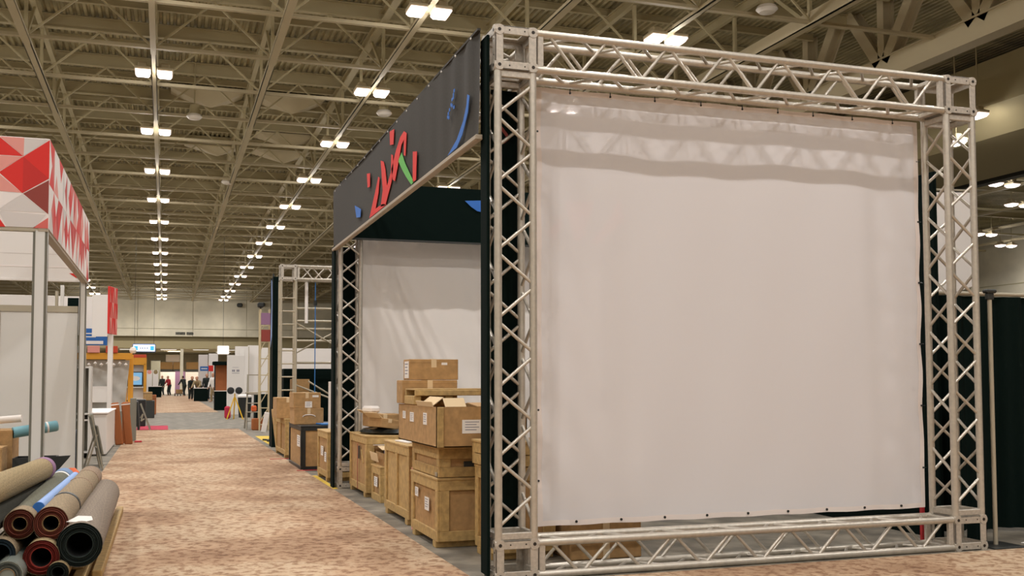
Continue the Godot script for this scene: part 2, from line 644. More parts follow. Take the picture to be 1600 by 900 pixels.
	for k in 12:
		var zc := -11.8 - k * 3.25
		g = Geo.new()
		g.bx(-0.16, 0.16, 9.4, 11.0, zc - 0.015, zc + 0.015)
		g.bx(-0.17, -0.14, 9.4, 11.0, zc - 0.12, zc + 0.12)
		g.bx(0.14, 0.17, 9.4, 11.0, zc - 0.12, zc + 0.12)
		part("post", g, M.roof_steel_light, hg)
		for s in [-1.0, 1.0]:
			g = Geo.new()
			g.bar(Vector3(-0.15, 9.3, zc + s * 0.12), Vector3(-0.15, 11.2, zc + s * 1.5), 0.3, 0.04, Vector3.RIGHT)
			g.bar(Vector3(0.15, 9.3, zc + s * 0.12), Vector3(0.15, 11.2, zc + s * 1.5), 0.3, 0.04, Vector3.RIGHT)
			g.bar(Vector3(0, 9.3, zc + s * 0.12), Vector3(0, 11.2, zc + s * 1.5), 0.04, 0.26, Vector3.RIGHT)
			part("diagonal", g, M.roof_steel_light, hg)
	# lower second roof bay to the right of the girder
	var duct := Geo.new()
	var poly := P2([22.0, 10.3, 22.0, 9.0, 22.9, 8.35, 27.5, 8.35, 27.5, 10.3])
	duct.prism(poly, 70.0, Transform3D(Basis(), Vector3(0, 0, -80)))
	solo("air_duct", duct, M.duct_paint, "huge tan air duct with chamfered edge at the upper right", "air duct")
	g = Geo.new()
	for i in 14:
		var zc := -14.0 - i * 6.5
		ibeam(g, Vector3(28.0, 10.7, zc), Vector3(49.9, 10.7, zc), 0.2, 0.4)
		g.bx(28.0, 49.9, 9.5, 9.6, zc - 0.06, zc + 0.06)
	var rb := struct("ceiling_beam_right", g, M.roof_steel, "beams crossing the right roof bay beyond the big girder")
	g = Geo.new()
	for i in 5:
		g.bx(30.0 + i * 4.4 - 0.08, 30.0 + i * 4.4 + 0.08, 9.5, 9.62, -100.0, -14.0)
	part("lengthwise_chord", g, M.roof_steel_light, rb)
	g = Geo.new()
	g.bx(28.6, 29.0, 8.5, 9.1, -80.0, -12.0)
	solo("pipe_run", g, M.dark_steel, "dark service run beyond the air duct on the right", "pipe run")
	# roof cloths hung as inverted pyramids
	for p in [[1.2, -35.2, "nearest left"], [3.85, -35.2, "nearest right"], [1.76, -42.8, "far left"], [4.32, -40.4, "middle right"], [4.45, -43.4, "far right"]]:
		g = Geo.new()
		var a := Vector3(-1.15, 0.45, 0.5)
		var b := Vector3(1.15, 0.45, 0.5)
		var c := Vector3(1.15, 0.55, -1.0)
		var d := Vector3(-1.15, 0.55, -1.0)
		var q := Vector3(0.1, 0, 0)
		for tr in [[a, b], [b, c], [c, d], [d, a]]:
			var nn: Vector3 = (tr[1] - tr[0]).cross(q - tr[0]).normalized()
			if nn.y > 0:
				nn = -nn
			g.tri(tr[0], tr[1], q, nn, nn, nn)
		g.quad(a, b, c, d, Vector3.UP)
		solo("roof_baffle", g, M.roof_steel_light, "%s of the tan triangular baffles hung under the roof between the two lamp rows" % p[2], "baffle", Vector3(p[0], 10.3, p[1]), 0, "triangular roof baffles")

func build_lamps() -> void:
	# one rectangular high-bay lamp, built once
	var proto := Node3D.new()
	var g := Geo.new()
	g.bx(-0.2, 0.2, 0.02, 0.1, -0.26, 0.26, 0.02)
	g.bx(-0.12, 0.12, 0.1, 0.24, -0.14, 0.14, 0.03)
	part("housing", g, M.roof_steel_light, proto)
	var lens := Geo.new()
	lens.box(Vector3(0, -0.005, 0), Vector3(0.36, 0.05, 0.5), Basis(), 0.01)
	lens.lathe([Vector2(0.24, -0.03), Vector2(0.2, -0.08), Vector2(0.1, -0.1), Vector2(0.0, -0.1)], 4, Transform3D(Basis(Vector3.UP, PI / 4).scaled(Vector3(1.0, 1.0, 1.35)), Vector3.ZERO))
	part("lamp_lens", lens, M.lamp_glass, proto)
	var l := SpotLight3D.new()
	l.name = "lamp_light"
	l.light_size = 0.05
	l.light_color = LAMP
	l.light_energy = EN
	l.spot_range = 70.0
	l.spot_angle = 86.0
	l.spot_angle_attenuation = 1.0
	l.spot_attenuation = 2.0
	l.shadow_enabled = true
	l.rotation.x = -PI / 2
	l.position.y = -0.2
	proto.add_child(l)
	# the prismatic glass also spills a little light sideways and up
	var sl := OmniLight3D.new()
	sl.name = "lamp_spill"
	sl.light_size = 0.09
	sl.light_color = LAMP
	sl.light_energy = EN * 0.11
	sl.omni_range = 70.0
	sl.omni_attenuation = 2.0
	sl.shadow_enabled = true
	sl.position.y = -0.2
	proto.add_child(sl)
	var arm := tubeg(Vector3(0, 0.17, 0), Vector3(0.3, 0.17, 0), 0.02, 6)
	part("arm", arm, M.roof_steel_light, proto)
	for ri in ROWX.size():
		var where: String = ["row furthest left", "row seen under the booth header", "straight row over the aisle", "diagonal row left of the screen", "row behind the big screen"][ri]
		var pair := 0
		for i in 20:
			var z := -21.27 - 6.5 * (i - 6)
			if i < 6:
				z = [16.5, 10.0, 3.5, -3.0, -9.1, -15.2][i]
			if i == 19:
				z = -103.4
			if z < ZB + 3.0:
				continue
			if z <= [-60.0, -45.0, -25.0, -21.0, -21.0][ri]:
				pair += 1
			if ri == 0 and z < -60.0 or ri == 4 and z < -66.0:
				continue
			for s in [-1.0, 1.0]:
				var o: Node3D = proto.duplicate()
				o.name = numbered("high_bay_lamp")
				add_child(o)
				o.position = Vector3(ROWX[ri] + s * 0.27, CH - 0.13, z)
				if s > 0:
					o.rotation.y = PI
				var ords := ["out-of-view", "nearest", "second", "third", "fourth", "fifth", "sixth", "seventh", "eighth", "ninth", "tenth", "eleventh", "twelfth", "thirteenth", "fourteenth"]
				tag(o, "%s glowing lamp of the %s pair in the %s" % ["left" if s < 0 else "right", ords[pair], where], "lamp", "high bay lamps, " + where)
	# pairs seen beyond the truss on the right
	var k := 0
	for p in [[21.6, -23.1, 8.7], [21.55, -23.9, 8.1], [32.3, -33.2, 9.2], [36.7, -36.9, 9.2], [42.4, -45.0, 9.2], [47.1, -48.4, 9.2], [33.0, -19.0, 9.2], [42.0, -20.0, 9.2]]:
		for s in ([-1.0] if k < 2 else [-1.0, 1.0]):
			var o: Node3D = proto.duplicate()
			o.name = numbered("high_bay_lamp")
			add_child(o)
			o.position = Vector3(p[0] + (0.0 if k < 2 else s * 0.42), p[2], p[1])
			if s > 0:
				o.rotation.y = PI
			part("stem", tubeg(Vector3(0, 0.2, 0), Vector3(0, DECK - o.position.y, 0), 0.02, 6), M.roof_steel, o)
			tag(o, ("single glowing lamp %s" % ["beside the top of the right truss column, outside it", "seen through the top of the right truss column"][k]) if k < 2 else "%s glowing lamp of the pair %s" % ["left" if s < 0 else "right", ["seen through the top of the right truss column", "just right of the right truss column's top", "halfway up at the right edge of the picture", "cut by the right picture edge", "low beside the right truss column", "lowest at the right, above the cream wall", "hidden behind the big screen", "hidden above the right edge"][k]], "lamp", "lamps of the right hall bay")
		k += 1
	proto.free()
	# white dome fittings
	var d := Geo.new()
	d.lathe([Vector2(0.02, 0.42), Vector2(0.13, 0.4), Vector2(0.16, 0.12), Vector2(0.2, 0.1)], 14, Transform3D())
	var b := Geo.new()
	b.lathe([Vector2(0.2, 0.1), Vector2(0.24, 0.03), Vector2(0.17, -0.04), Vector2(0.0, -0.06)], 16, Transform3D())
	var i := 0
	for p in [[0.74, -32.6, "left of the lamp beam above the aisle"], [6.15, -30.4, "right of the diagonal lamp row"], [12.31, -19.2, "above the big screen, topmost of them"], [2.28, -43.0, "between the two long lamp rows"], [7.6, -44.0, "beside the diagonal lamp row further back"]]:
		var t := thing("dome_fitting", "white dome fitting under the roof " + p[2], "ceiling fitting", Vector3(p[0], CH - 0.02, p[1]))
		part("canopy", d, M.roof_steel, t)
		part("dome", b, M.dome_glass, t)
		part("stem", tubeg(Vector3(0, 0.4, 0), Vector3(0, 1.72, 0), 0.02, 6), M.roof_steel, t)
		i += 1

# ---------------------------------------------------------------- the truss booth
# box truss: origin at its start, own y along its length
func truss(called: String, label: String, at: Vector3, bas: Basis, length: float, w: float, d: float, halves: int, group := "", rc := 0.025, rb := 0.0115) -> Node3D:
	var t := thing(called, label, "truss", at, 0, group)
	t.basis = bas
	var cx := w / 2 - rc
	var cz := d / 2 - rc
	var cm := tubeg(Vector3.ZERO, Vector3(0, length, 0), rc, 14).mesh()
	for sx in [-1.0, 1.0]:
		for sz in [-1.0, 1.0]:
			part("chord", cm, M.aluminium, t).position = Vector3(sx * cx, 0, sz * cz)
	var m := 0.07
	var h := (length - 2 * m) / halves
	# front and back faces, then the two sides
	for face in 4:
		var half := cx if face < 2 else cz
		var off := (cz if face % 2 == 0 else -cz) if face < 2 else (cx if face % 2 == 0 else -cx)
		var bm := tubeg(Vector3(-half, 0.012, 0), Vector3(half, h - 0.012, 0), rb, 8).mesh()
		for i in halves:
			var o := part("brace", bm, M.aluminium, t)
			var flip := 1.0 if (i + face) % 2 == 0 else -1.0
			var b := Basis()
			if face >= 2:
				b = Basis(Vector3.UP, PI / 2)
			if flip < 0:
				b = b * Basis(Vector3.UP, PI)
			o.basis = b
			o.position = Vector3(0, m + i * h, off) if face < 2 else Vector3(off, m + i * h, 0)
	# flat square frames at both ends
	for y in [0.022, length - 0.022]:
		var g := Geo.new()
		for s in [-1.0, 1.0]:
			g.box(Vector3(0, y, s * cz), Vector3(w - 0.07, 0.042, 0.03), Basis(), 0.004)
			g.box(Vector3(s * cx, y, 0), Vector3(0.03, 0.042, d - 0.07), Basis(), 0.004)
		part("end_frame", g, M.plate_aluminium, t)
	return t

func corner_block(label: String, c: Vector3, s: Vector3, group := "") -> Node3D:
	var t := thing("corner_block", label, "truss corner", c - Vector3(0, s.y / 2, 0), 0, group)
	var h := s / 2
	var bw := 0.056
	for ax in 3:
		var a1 := (ax + 1) % 3
		var a2 := (ax + 2) % 3
		for sg in [-1.0, 1.0]:
			var g := Geo.new()
			var hb := Geo.new()
			for k in [-1.0, 1.0]:
				var p := Vector3.ZERO
				var q := Vector3.ZERO
				p[ax] = sg * (h[ax] - 0.005)
				p[a2] = k * (h[a2] - bw / 2)
				q[ax] = 0.01; q[a1] = s[a1] - 2 * bw; q[a2] = bw
				g.box(p + Vector3(0, h.y, 0), q, Basis(), 0.003)
				p = Vector3.ZERO
				p[ax] = sg * (h[ax] - 0.005)
				p[a1] = k * (h[a1] - bw / 2)
				q[ax] = 0.01; q[a2] = s[a2] - 2 * bw; q[a1] = bw
				g.box(p + Vector3(0, h.y, 0), q, Basis(), 0.003)
				for k2 in [-1.0, 1.0]:
					# rounded corner boss with its bolt hole
					var cc := Vector3.ZERO
					cc[a1] = k * (h[a1] - bw / 2 - 0.001)
					cc[a2] = k2 * (h[a2] - bw / 2 - 0.001)
					var nrm := Vector3.ZERO
					nrm[ax] = sg
					var base: Vector3 = cc + nrm * (h[ax] - 0.011) + Vector3(0, h.y, 0)
					g.tube(base, base + nrm * 0.014, bw / 2 + 0.006, 16)
					hb.tube(base + nrm * 0.013, base + nrm * 0.0155, 0.0115, 10)
				for u in [-0.16, 0.2]:
					var cc := Vector3.ZERO
					cc[a1] = u * s[a1]
					cc[a2] = k * (h[a2] - bw / 2)
					cc[ax] = sg * (h[ax] - 0.002)
					var nrm := Vector3.ZERO
					nrm[ax] = sg
					hb.tube(cc + Vector3(0, h.y, 0), cc + nrm * 0.004 + Vector3(0, h.y, 0), 0.005, 8)
			part("face_plate", g, M.plate_aluminium, t)
			part("bolts", hb, M.bolt_dark, t).set_meta("kind", "stuff")
	return t

func screen(called: String, label: String, x0: float, x1: float, y0: float, y1: float, z: float, m: Material, ties := true, group := "") -> Node3D:
	var t := thing(called, label, "screen", Vector3((x0 + x1) / 2, y0, z), 0, group)
	var w := x1 - x0
	var h := y1 - y0
	var f := func(u: float, v: float) -> Vector3:
		var e := minf(minf(u, 1 - u) * 6.0, 1.0)
		var b := minf(minf(v, 1 - v) * 8.0, 1.0)
		var wav := (0.006 * sin(u * 9.0 + v * 2.0) + 0.004 * sin(u * 31.0 - v * 5.0)) * b
		var tug := (1.0 - e) * 0.006 * sin(u * 60.0 + v * 33.0)
		return Vector3((u - 0.5) * w + 0.004 * sin(v * 40.0) * (1 - e), v * h + 0.003 * sin(u * 46.0) * (1.0 - b), wav + tug)
	var g := Geo.new()
	g.grid(80, 60, f)
	part("fabric", g, m, t)
	# hems: thin strips folded over the edge
	var hm := Geo.new()
	for k in 40:
		var u0 := k / 40.0
		var u1 := (k + 1) / 40.0
		for e in [[0.0, 0.012], [0.988, 1.0]]:
			for sg in [-1.0, 1.0]:
				var zo := Vector3(0, 0, 0.0025 * sg)
				hm.face(f.call(u0, e[0]) + zo, f.call(u1, e[0]) + zo, f.call(u1, e[1]) + zo, f.call(u0, e[1]) + zo, Vector3(0, h / 2, -sg))
				hm.face(f.call(e[0], u0) + zo, f.call(e[1], u0) + zo, f.call(e[1], u1) + zo, f.call(e[0], u1) + zo, Vector3(0, h / 2, -sg))
	part("hem", hm, M.screen_hem, t)
	if ties:
		var tie := Geo.new()
		tie.tube(Vector3(0, -0.006, 0.004), Vector3(0, 0.03, 0.002), 0.0035, 6)
		tie.tube(Vector3(0, 0, -0.004), Vector3(0, 0, 0.006), 0.0075, 8)
		var tm := tie.mesh()
		var gm := tubeg(Vector3(0, 0, -0.006), Vector3(0, 0, 0.008), 0.009, 10).mesh()
		for k in 9:
			part("cable_tie", tm, M.black_plastic, t).position = Vector3(-w / 2 + 0.25 + k * (w - 0.5) / 8.0 + 0.03 * sin(k * 5.0), h - 0.02, 0)
			part("grommet", gm, M.black_plastic, t).position = Vector3(-w / 2 + 0.28 + k * (w - 0.5) / 8.0, 0.022, 0)
		for k in 6:
			for s in [-1.0, 1.0]:
				var o := part("cable_tie", tm, M.black_plastic, t)
				o.position = Vector3(s * (w / 2 - 0.012), 0.3 + k * (h - 0.6) / 5.0, 0)
				o.rotation.z = -s * PI / 2
	return t

func build_booth() -> void:
	var D := 0.285
	var zf := -6.15
	var zc := zf - D / 2
	var xl := 1.955 + D / 2
	var xr := 5.455 + D / 2
	var upr := Basis()
	truss("truss_column", "silver box truss column at the left end of the big front screen", Vector3(xl, 0.252, zc), upr, 2.966, D, D, 13, "upright truss columns of the booth")
	truss("truss_column", "silver box truss column at the right end of the big front screen, before black drape", Vector3(xr, 0.252, zc), upr, 2.966, D, D, 13, "upright truss columns of the booth")
	corner_block("silver bolted corner cube on top of the left front truss column", Vector3(xl, 3.362, zc), Vector3(D, D, D))
	corner_block("silver bolted corner cube on top of the right front truss column", Vector3(xr, 3.362, zc), Vector3(D, D, D))
	corner_block("silver bolted corner cube on the floor under the left front truss column", Vector3(xl, 0.126, zc), Vector3(D, 0.25, D))
	corner_block("silver bolted corner cube on the floor under the right front truss column", Vector3(xr, 0.126, zc), Vector3(D, 0.25, D))
	var along := Basis(Vector3(0, 0, -1), Vector3(1, 0, 0), Vector3(0, -1, 0))
	# own x -> -z, own y -> +x, own z -> -y
	truss("truss_beam", "silver box truss beam across the top of the big front screen", Vector3(xl + D / 2 + 0.004, 3.362, zc), along, xr - xl - D - 0.008, D, D, 14, "level truss beams of the booth")
	truss("truss_beam", "silver box truss beam on the floor under the big front screen", Vector3(xl + D / 2 + 0.004, 0.126, zc), along, xr - xl - D - 0.008, D, 0.25, 14, "level truss beams of the booth")
	screen("front_screen", "huge blank white translucent fabric screen tied inside the front truss frame", 2.335, 5.45, 0.283, 3.215, -6.455, M.screen_cloth)
	# rear frame
	var zr := -12.1
	truss("truss_column", "silver box truss column at the rear left of the booth beside the stacked crates", Vector3(1.92 + D / 2, 0.252, zr - D / 2), upr, 2.966, D, D, 13, "upright truss columns of the booth")
	corner_block("silver bolted corner cube on the floor under the rear left truss column", Vector3(1.92 + D / 2, 0.126, zr - D / 2), Vector3(D, 0.25, D))
	truss("truss_column", "silver box truss column at the rear right of the booth, behind the front screen", Vector3(xr, 0.0, zr - D / 2), upr, 3.22, D, D, 14, "upright truss columns of the booth")
	truss("truss_beam", "silver box truss beam across the rear of the booth behind black header", Vector3(1.92 + D, 3.362, zr - D / 2 - 0.02), along, xr - 1.92 - D * 1.5, D, D, 15, "level truss beams of the booth")
	truss("truss_beam", "silver box truss beam along the aisle side of the booth behind the dark header", Vector3(xl + 0.04, 3.362, zf - D), Basis(Vector3(1, 0, 0), Vector3(0, 0, -1), Vector3(0, 1, 0)), 5.66, D, D, 25, "level truss beams of the booth")
	screen("rear_screen", "blank white fabric screen at the rear of the booth behind cardboard boxes", 2.24, 3.85, 0.3, 3.23, -12.42, M.white_cloth, true)
	screen("rear_screen", "second blank white rear screen, seen only faintly through the front screen", 4.0, 5.4, 0.3, 3.23, -12.42, M.white_cloth, false)
	# black cloth: column covers and headers
	solo("column_cover", boxg(Vector3(0.02, 3.42, 0.14), 0.004, Vector3(0, 1.71, 0)), M.black_cloth, "narrow black cover along the aisle side of the left front column", "cover", Vector3(1.925, 0.03, -6.27))
	solo("column_cover", boxg(Vector3(0.25, 2.95, 0.015), 0.004, Vector3(0, 1.6, 0)), M.black_cloth, "black cloth panel seen through the braces of the left front column", "cover", Vector3(2.11, 0.1, -6.47))
	var mk := Geo.new()
	mk.prism(P2([2.105, 2.95, 2.118, 2.965, 2.184, 2.884, 2.2, 2.85, 2.16, 2.816, 2.15, 2.825, 2.18, 2.85, 2.165, 2.875]), 0.003, Transform3D(Basis(), Vector3(-0.045, 0, -6.461)))
	mk.prism(P2([2.14, 2.9, 2.148, 2.905, 2.108, 2.81, 2.1, 2.815]), 0.003, Transform3D(Basis(), Vector3(-0.045, 0, -6.461)))
	var cov := get_node("column_cover_001")
	var mp := part("red_mark", mk, M.red_dark, cov, "dull red printed mark")
	mp.position = -Vector3(2.11, 0.1, -6.47)
	solo("column_cover", boxg(Vector3(0.02, 2.85, 0.2), 0.004, Vector3(0, 1.42, 0)), M.black_cloth, "narrow black cover along the aisle side of the rear left column", "cover", Vector3(1.885, 0.0, -12.27))
	solo("column_cover", boxg(Vector3(0.25, 2.7, 0.015), 0.004, Vector3(0, 1.35, 0)), M.black_cloth, "black cloth panel seen through the braces of the rear left column", "cover", Vector3(2.06, 0.16, -12.41))
	# printed header along the aisle
	var hd := thing("side_header", "charcoal fabric header with red, green and blue brush strokes along the aisle side", "banner", Vector3(1.88, 2.82, 0))
	var g := Geo.new()
	var hf := func(u: float, v: float) -> Vector3:
		var near := exp(-u * 9.0)
		return Vector3(0.012 * near * sin(u * 110.0 + v * 0.7) + 0.006 * sin(u * 9.0 + v * 2.0), v * 0.68, -6.27 - u * 6.0)
	g.grid(90, 10, hf)
	part("fabric", g, M.header_cloth, hd)
	g = Geo.new()
	g.bx(-0.02, 0.03, -0.035, 0.0, -12.27, -6.27, 0.006)
	part("bottom_rail", g, M.tan_bar, hd)
	g = Geo.new()
	g.bx(-0.005, 0.015, 0.675, 0.69, -12.27, -6.27)
	part("top_edge", g, M.header_cloth, hd)
	var tf := Transform3D(Basis(Vector3(0, 0, 1), Vector3(0, 1, 0), Vector3(-1, 0, 0)), Vector3(-0.014, -2.82, 0))
	var prints := [
		["blue_stroke", "blue_print", [-6.47, 3.129, -6.42, 3.107, -6.46, 3.002, -6.59, 2.889, -6.73, 2.831, -6.97, 2.826, -6.73, 2.886, -6.57, 2.975, -6.49, 3.063]],
		["red_stroke", "red_print", [-8.96, 3.458, -8.77, 3.437, -8.80, 3.308, -8.94, 3.333]],
		["red_stroke", "red_print", [-9.91, 2.826, -9.63, 3.024, -9.47, 3.151, -9.41, 3.124, -9.46, 2.995, -9.59, 2.869, -9.26, 2.861, -9.09, 2.826]],
		["red_stroke", "red_print", [-9.36, 3.279, -9.23, 3.244, -9.15, 3.158, -9.07, 2.987, -8.90, 3.086, -8.89, 3.239, -8.82, 3.218, -8.80, 3.090, -8.88, 2.987, -9.14, 2.826, -9.35, 2.850, -9.26, 2.984]],
		["red_stroke", "red_print", [-8.88, 3.106, -8.69, 3.232, -8.52, 3.310, -8.38, 3.327, -8.28, 3.288, -8.32, 3.107, -8.38, 3.124, -8.38, 3.255, -8.48, 3.232, -8.58, 3.117, -8.73, 2.972, -8.82, 3.000]],
		["red_stroke", "red_print", [-8.05, 3.084, -7.91, 3.057, -7.94, 2.836, -8.05, 2.835]],
		["red_stroke", "red_print", [-10.05, 3.290, -9.89, 3.266, -9.89, 3.134, -10.01, 3.144]],
		["green_stroke", "green_print", [-8.60, 3.121, -8.47, 3.166, -8.33, 3.042, -8.44, 3.014]],
		["green_stroke", "green_print", [-8.44, 3.014, -8.33, 3.042, -8.02, 2.834, -8.10, 2.826, -8.29, 2.924]],
		["blue_mark", "blue_print", [-10.73, 3.084, -10.37, 2.989, -10.40, 2.912, -10.63, 2.942]]]
	for p in prints:
		g = Geo.new()
		g.prism(P2(p[2]), 0.003, tf)
		part(p[0], g, M[p[1]], hd)
	var dots := [-6.797, 3.242, -6.815, 3.22, -6.82, 3.2, -6.85, 3.194, -6.877, 3.165, -6.85, 3.15, -6.803, 3.128, -6.918, 3.139, -6.95, 3.12, -6.966, 3.1, -6.938, 3.089]
	g = Geo.new()
	for k in range(0, dots.size(), 2):
		g.box(Vector3(-0.016, dots[k + 1] - 2.82, dots[k]), Vector3(0.003, 0.022, 0.03))
	part("blue_dots", g, M.blue_print, hd)
	g = Geo.new()
	for k in 16:
		g.tube(Vector3(-0.016, 0.66, -6.4 - k * 0.38), Vector3(-0.01, 0.66, -6.4 - k * 0.38), 0.008, 8)
	part("grommets", g, M.paper, hd)
	# black header across the rear
	var bh := thing("rear_header", "black fabric header across the rear of the booth above the white screen", "banner", Vector3(0, 2.93, -12.06))
	g = Geo.new()
	g.grid(60, 6, func(u: float, v: float) -> Vector3: return Vector3(1.92 + u * 3.75, v * 0.66, 0.004 * sin(u * 40.0)))
	part("fabric", g, M.black_cloth, bh)
	g = Geo.new()
	g.bx(1.92, 5.67, -0.02, 0.0, -0.02, 0.02)
	part("bottom_rail", g, M.dark_steel, bh)
	var fl := Transform3D(Basis(), Vector3(0, -2.93, 0.008))
	g = Geo.new()
	g.prism(P2([3.44, 3.44, 3.72, 3.46, 3.68, 3.31, 3.6, 3.32, 3.52, 3.37]), 0.003, fl)
	part("blue_stroke", g, M.blue_print, bh)
	for p in [[4.75, 3.5, 5.15, 3.52, 5.0, 3.05, 4.88, 3.0], [5.5, 3.58, 5.56, 3.3, 5.2, 2.98, 5.1, 3.0, 5.36, 3.3], [4.5, 3.1, 4.7, 3.3, 4.72, 3.2, 4.6, 3.0]]:
		g = Geo.new()
		g.prism(P2(p), 0.003, fl)
		part("red_stroke", g, M.red_print, bh)
	# inner right side of the booth, seen faintly through the screen
	solo("booth_wall", boxg(Vector3(0.03, 2.9, 5.3), 0.005, Vector3(0, 1.45, 0)), M.black_cloth, "black side wall of the booth behind the front screen", "panel", Vector3(5.78, 0.0, -9.3))
	# pipe and drape on the right
	var dp := thing("drape_pole", "bare metal drape pole on a base plate right of the truss", "pole", Vector3(5.93, 0, -6.27))
	part("pole", tubeg(Vector3(0, 0.01, 0), Vector3(0, 1.85, 0), 0.017, 12), M.dull_aluminium, dp)
	part("base_plate", boxg(Vector3(0.3, 0.01, 0.3), 0.003, Vector3(0, 0.005, 0)), M.dark_steel, dp)
	g = Geo.new()
	g.bx(-0.03, 0.03, 1.85, 1.9, -0.02, 0.02, 0.006)
	g.bx(-0.045, 0.05, 1.9, 1.93, -0.03, 0.03, 0.01)
	part("top_hook", g, M.dark_steel, dp)
	var drape := func(x0: float, x1: float, y1: float, dz: float) -> Geo:
		var q := Geo.new()
		q.grid(int((x1 - x0) * 60), 8, func(u: float, v: float) -> Vector3:
			var x := x0 + u * (x1 - x0)
			return Vector3(x, v * y1, (0.035 * sin(x * 19.0) + 0.02 * sin(x * 43.0 + 1.0)) * (1.0 - 0.4 * v) + dz * u))
		return q
	solo("drape", drape.call(5.74, 5.95, 1.84, 0.0), M.black_cloth, "narrow black drape between the right truss column and the metal pole", "drape", Vector3(0, 0.02, -6.38))
	solo("drape", drape.call(5.9, 11.0, 1.9, 0.0), M.black_cloth, "wide black pleated drape at the right edge behind the metal pole", "drape", Vector3(0, 0.03, -6.82))
	solo("drape", drape.call(5.85, 7.4, 1.86, -0.2), M.black_cloth, "black drape seen through the right truss column", "drape", Vector3(0, 0.02, -7.6))
	part("rail", tubeg(Vector3(5.9, 1.92, 0), Vector3(11.0, 1.92, 0), 0.016, 10), M.dull_aluminium, get_node("drape_001"))
	solo("red_post", boxg(Vector3(0.03, 0.5, 0.03), 0.004, Vector3(0, 0.25, 0)), M.red_paint, "thin red post behind lower right corner of the front screen", "post", Vector3(5.56, 0.0, -6.62))
	# white banner hanging far behind the right column
	var wb := thing("hanging_banner", "white banner on poles behind the right truss column", "banner", Vector3(10.65, 2.5, -12.0))
	g = Geo.new()
	g.prism(P2([-0.42, 1.42, 0.42, 1.46, 0.40, 0.1, 0.1, 0.0, -0.4, -0.02]), 0.02, Transform3D())
	part("cloth", g, M.white_cloth, wb)
	for s in [-0.4, 0.4]:
		part("pole", tubeg(Vector3(s, -2.5, -0.01), Vector3(s, 1.46, -0.01), 0.015, 8), M.dull_aluminium, wb)
	part("hanger", tubeg(Vector3(-0.5, 1.46, 0.01), Vector3(0.5, 1.49, 0.01), 0.015, 8), M.dull_aluminium, wb)
	g = Geo.new()
	g.bx(-0.9, -0.6, -0.1, 1.3, 0, 0.02)
	g.bx(-0.77, -0.73, -2.3, -0.1, 0.005, 0.015)
	solo("hanging_sheet", g, M.white_panel, "narrow white panel hanging left of the white banner behind the right column", "panel", Vector3(10.65, 2.3, -12.3))
	# wood planks and boxes lying behind the screen
	g = Geo.new()
	g.bx(-0.27, 0.27, 0.0, 0.42, -0.3, 0.3, 0.006)
	var fb := thing("cardboard_box", "brown cardboard box on the floor behind the lower left of the front screen", "box", Vector3(2.94, 0, -7.0))
	part("body", g, M.cardboard, fb)
	part("tape", boxg(Vector3(0.05, 0.43, 0.605), 0, Vector3(0, 0.212, 0)), M.cardboard_inside, fb)
	part("lid_flap", boxg(Vector3(0.54, 0.006, 0.3), 0, Vector3(0, 0.425, 0.15)), M.cardboard, fb)

# ---------------------------------------------------------------- crates and boxes
# a crate or box by its extents; style "wood" has cleats, "edge" dark corner bars, "card" is plain with tape
func crate(called: String, label: String, x0: float, x1: float, z1: float, z0: float, y0: float, y1: float, style: String, mk := "cardboard", mids := 0, group := "") -> Node3D:
	var w := x1 - x0
	var d := z1 - z0
	var h := y1 - y0
	var t := thing(called, label, "crate" if style != "card" else "box", Vector3((x0 + x1) / 2, y0, (z0 + z1) / 2), 0, group)
	var th := 0.0 if style == "card" else 0.018
	var foot := 0.05 if style == "wood" and y0 < 0.01 and h > 0.45 else 0.0
	part("body", boxg(Vector3(w - 2 * th, h - foot, d - 2 * th), 0.004, Vector3(0, (h + foot) / 2, 0)), M[mk], t)
	if style == "card":
		part("tape", boxg(Vector3(0.045, 0.002, d + 0.002), 0, Vector3(0, h + 0.001, 0)), M.cardboard_inside, t)
		part("end_tape", boxg(Vector3(0.045, minf(0.08, h * 0.4), d + 0.003), 0, Vector3(0, h - minf(0.04, h * 0.2), 0)), M.cardboard_inside, t)
		part("lid_seam", boxg(Vector3(w + 0.002, 0.002, d + 0.002), 0, Vector3(0, h - 0.03, 0)), M.cardboard_dark, t)
		return t
	var cm: Material = M.cleat_wood if style == "wood" else M.black_plastic
	var cw := 0.075 if style == "wood" else 0.05
	for sx in [-1.0, 1.0]:
		var px: float = sx * (w / 2 - th / 2)
		for y in [foot + cw / 2, h - cw / 2]:
			part("cleat", boxg(Vector3(th, cw, d), 0.003), cm, t).position = Vector3(px, y, 0)
		var nz := mids + 2
		for k in nz:
			part("cleat", boxg(Vector3(th, h - foot - 2 * cw, cw), 0.003), cm, t).position = Vector3(px, (h + foot) / 2, -d / 2 + cw / 2 + k * (d - cw) / (nz - 1))
	for sz in [-1.0, 1.0]:
		var pz: float = sz * (d / 2 - th / 2)
		for y in [foot + cw / 2, h - cw / 2]:
			part("cleat", boxg(Vector3(w - 2 * th, cw, th), 0.003), cm, t).position = Vector3(0, y, pz)
		for s in [-1.0, 1.0]:
			part("cleat", boxg(Vector3(cw, h - foot - 2 * cw, th), 0.003), cm, t).position = Vector3(s * (w / 2 - th - cw / 2), (h + foot) / 2, pz)
	part("lid", boxg(Vector3(w + 0.01, 0.02, d + 0.01), 0.004, Vector3(0, h + 0.01, 0)), M.plywood if style == "wood" else M.black_plastic, t)
	if foot > 0.0:
		for sz in [-1.0, 1.0]:
			part("skid", boxg(Vector3(w, foot, 0.09), 0.004, Vector3(0, foot / 2, sz * (d / 2 - 0.1))), cm, t)
	return t

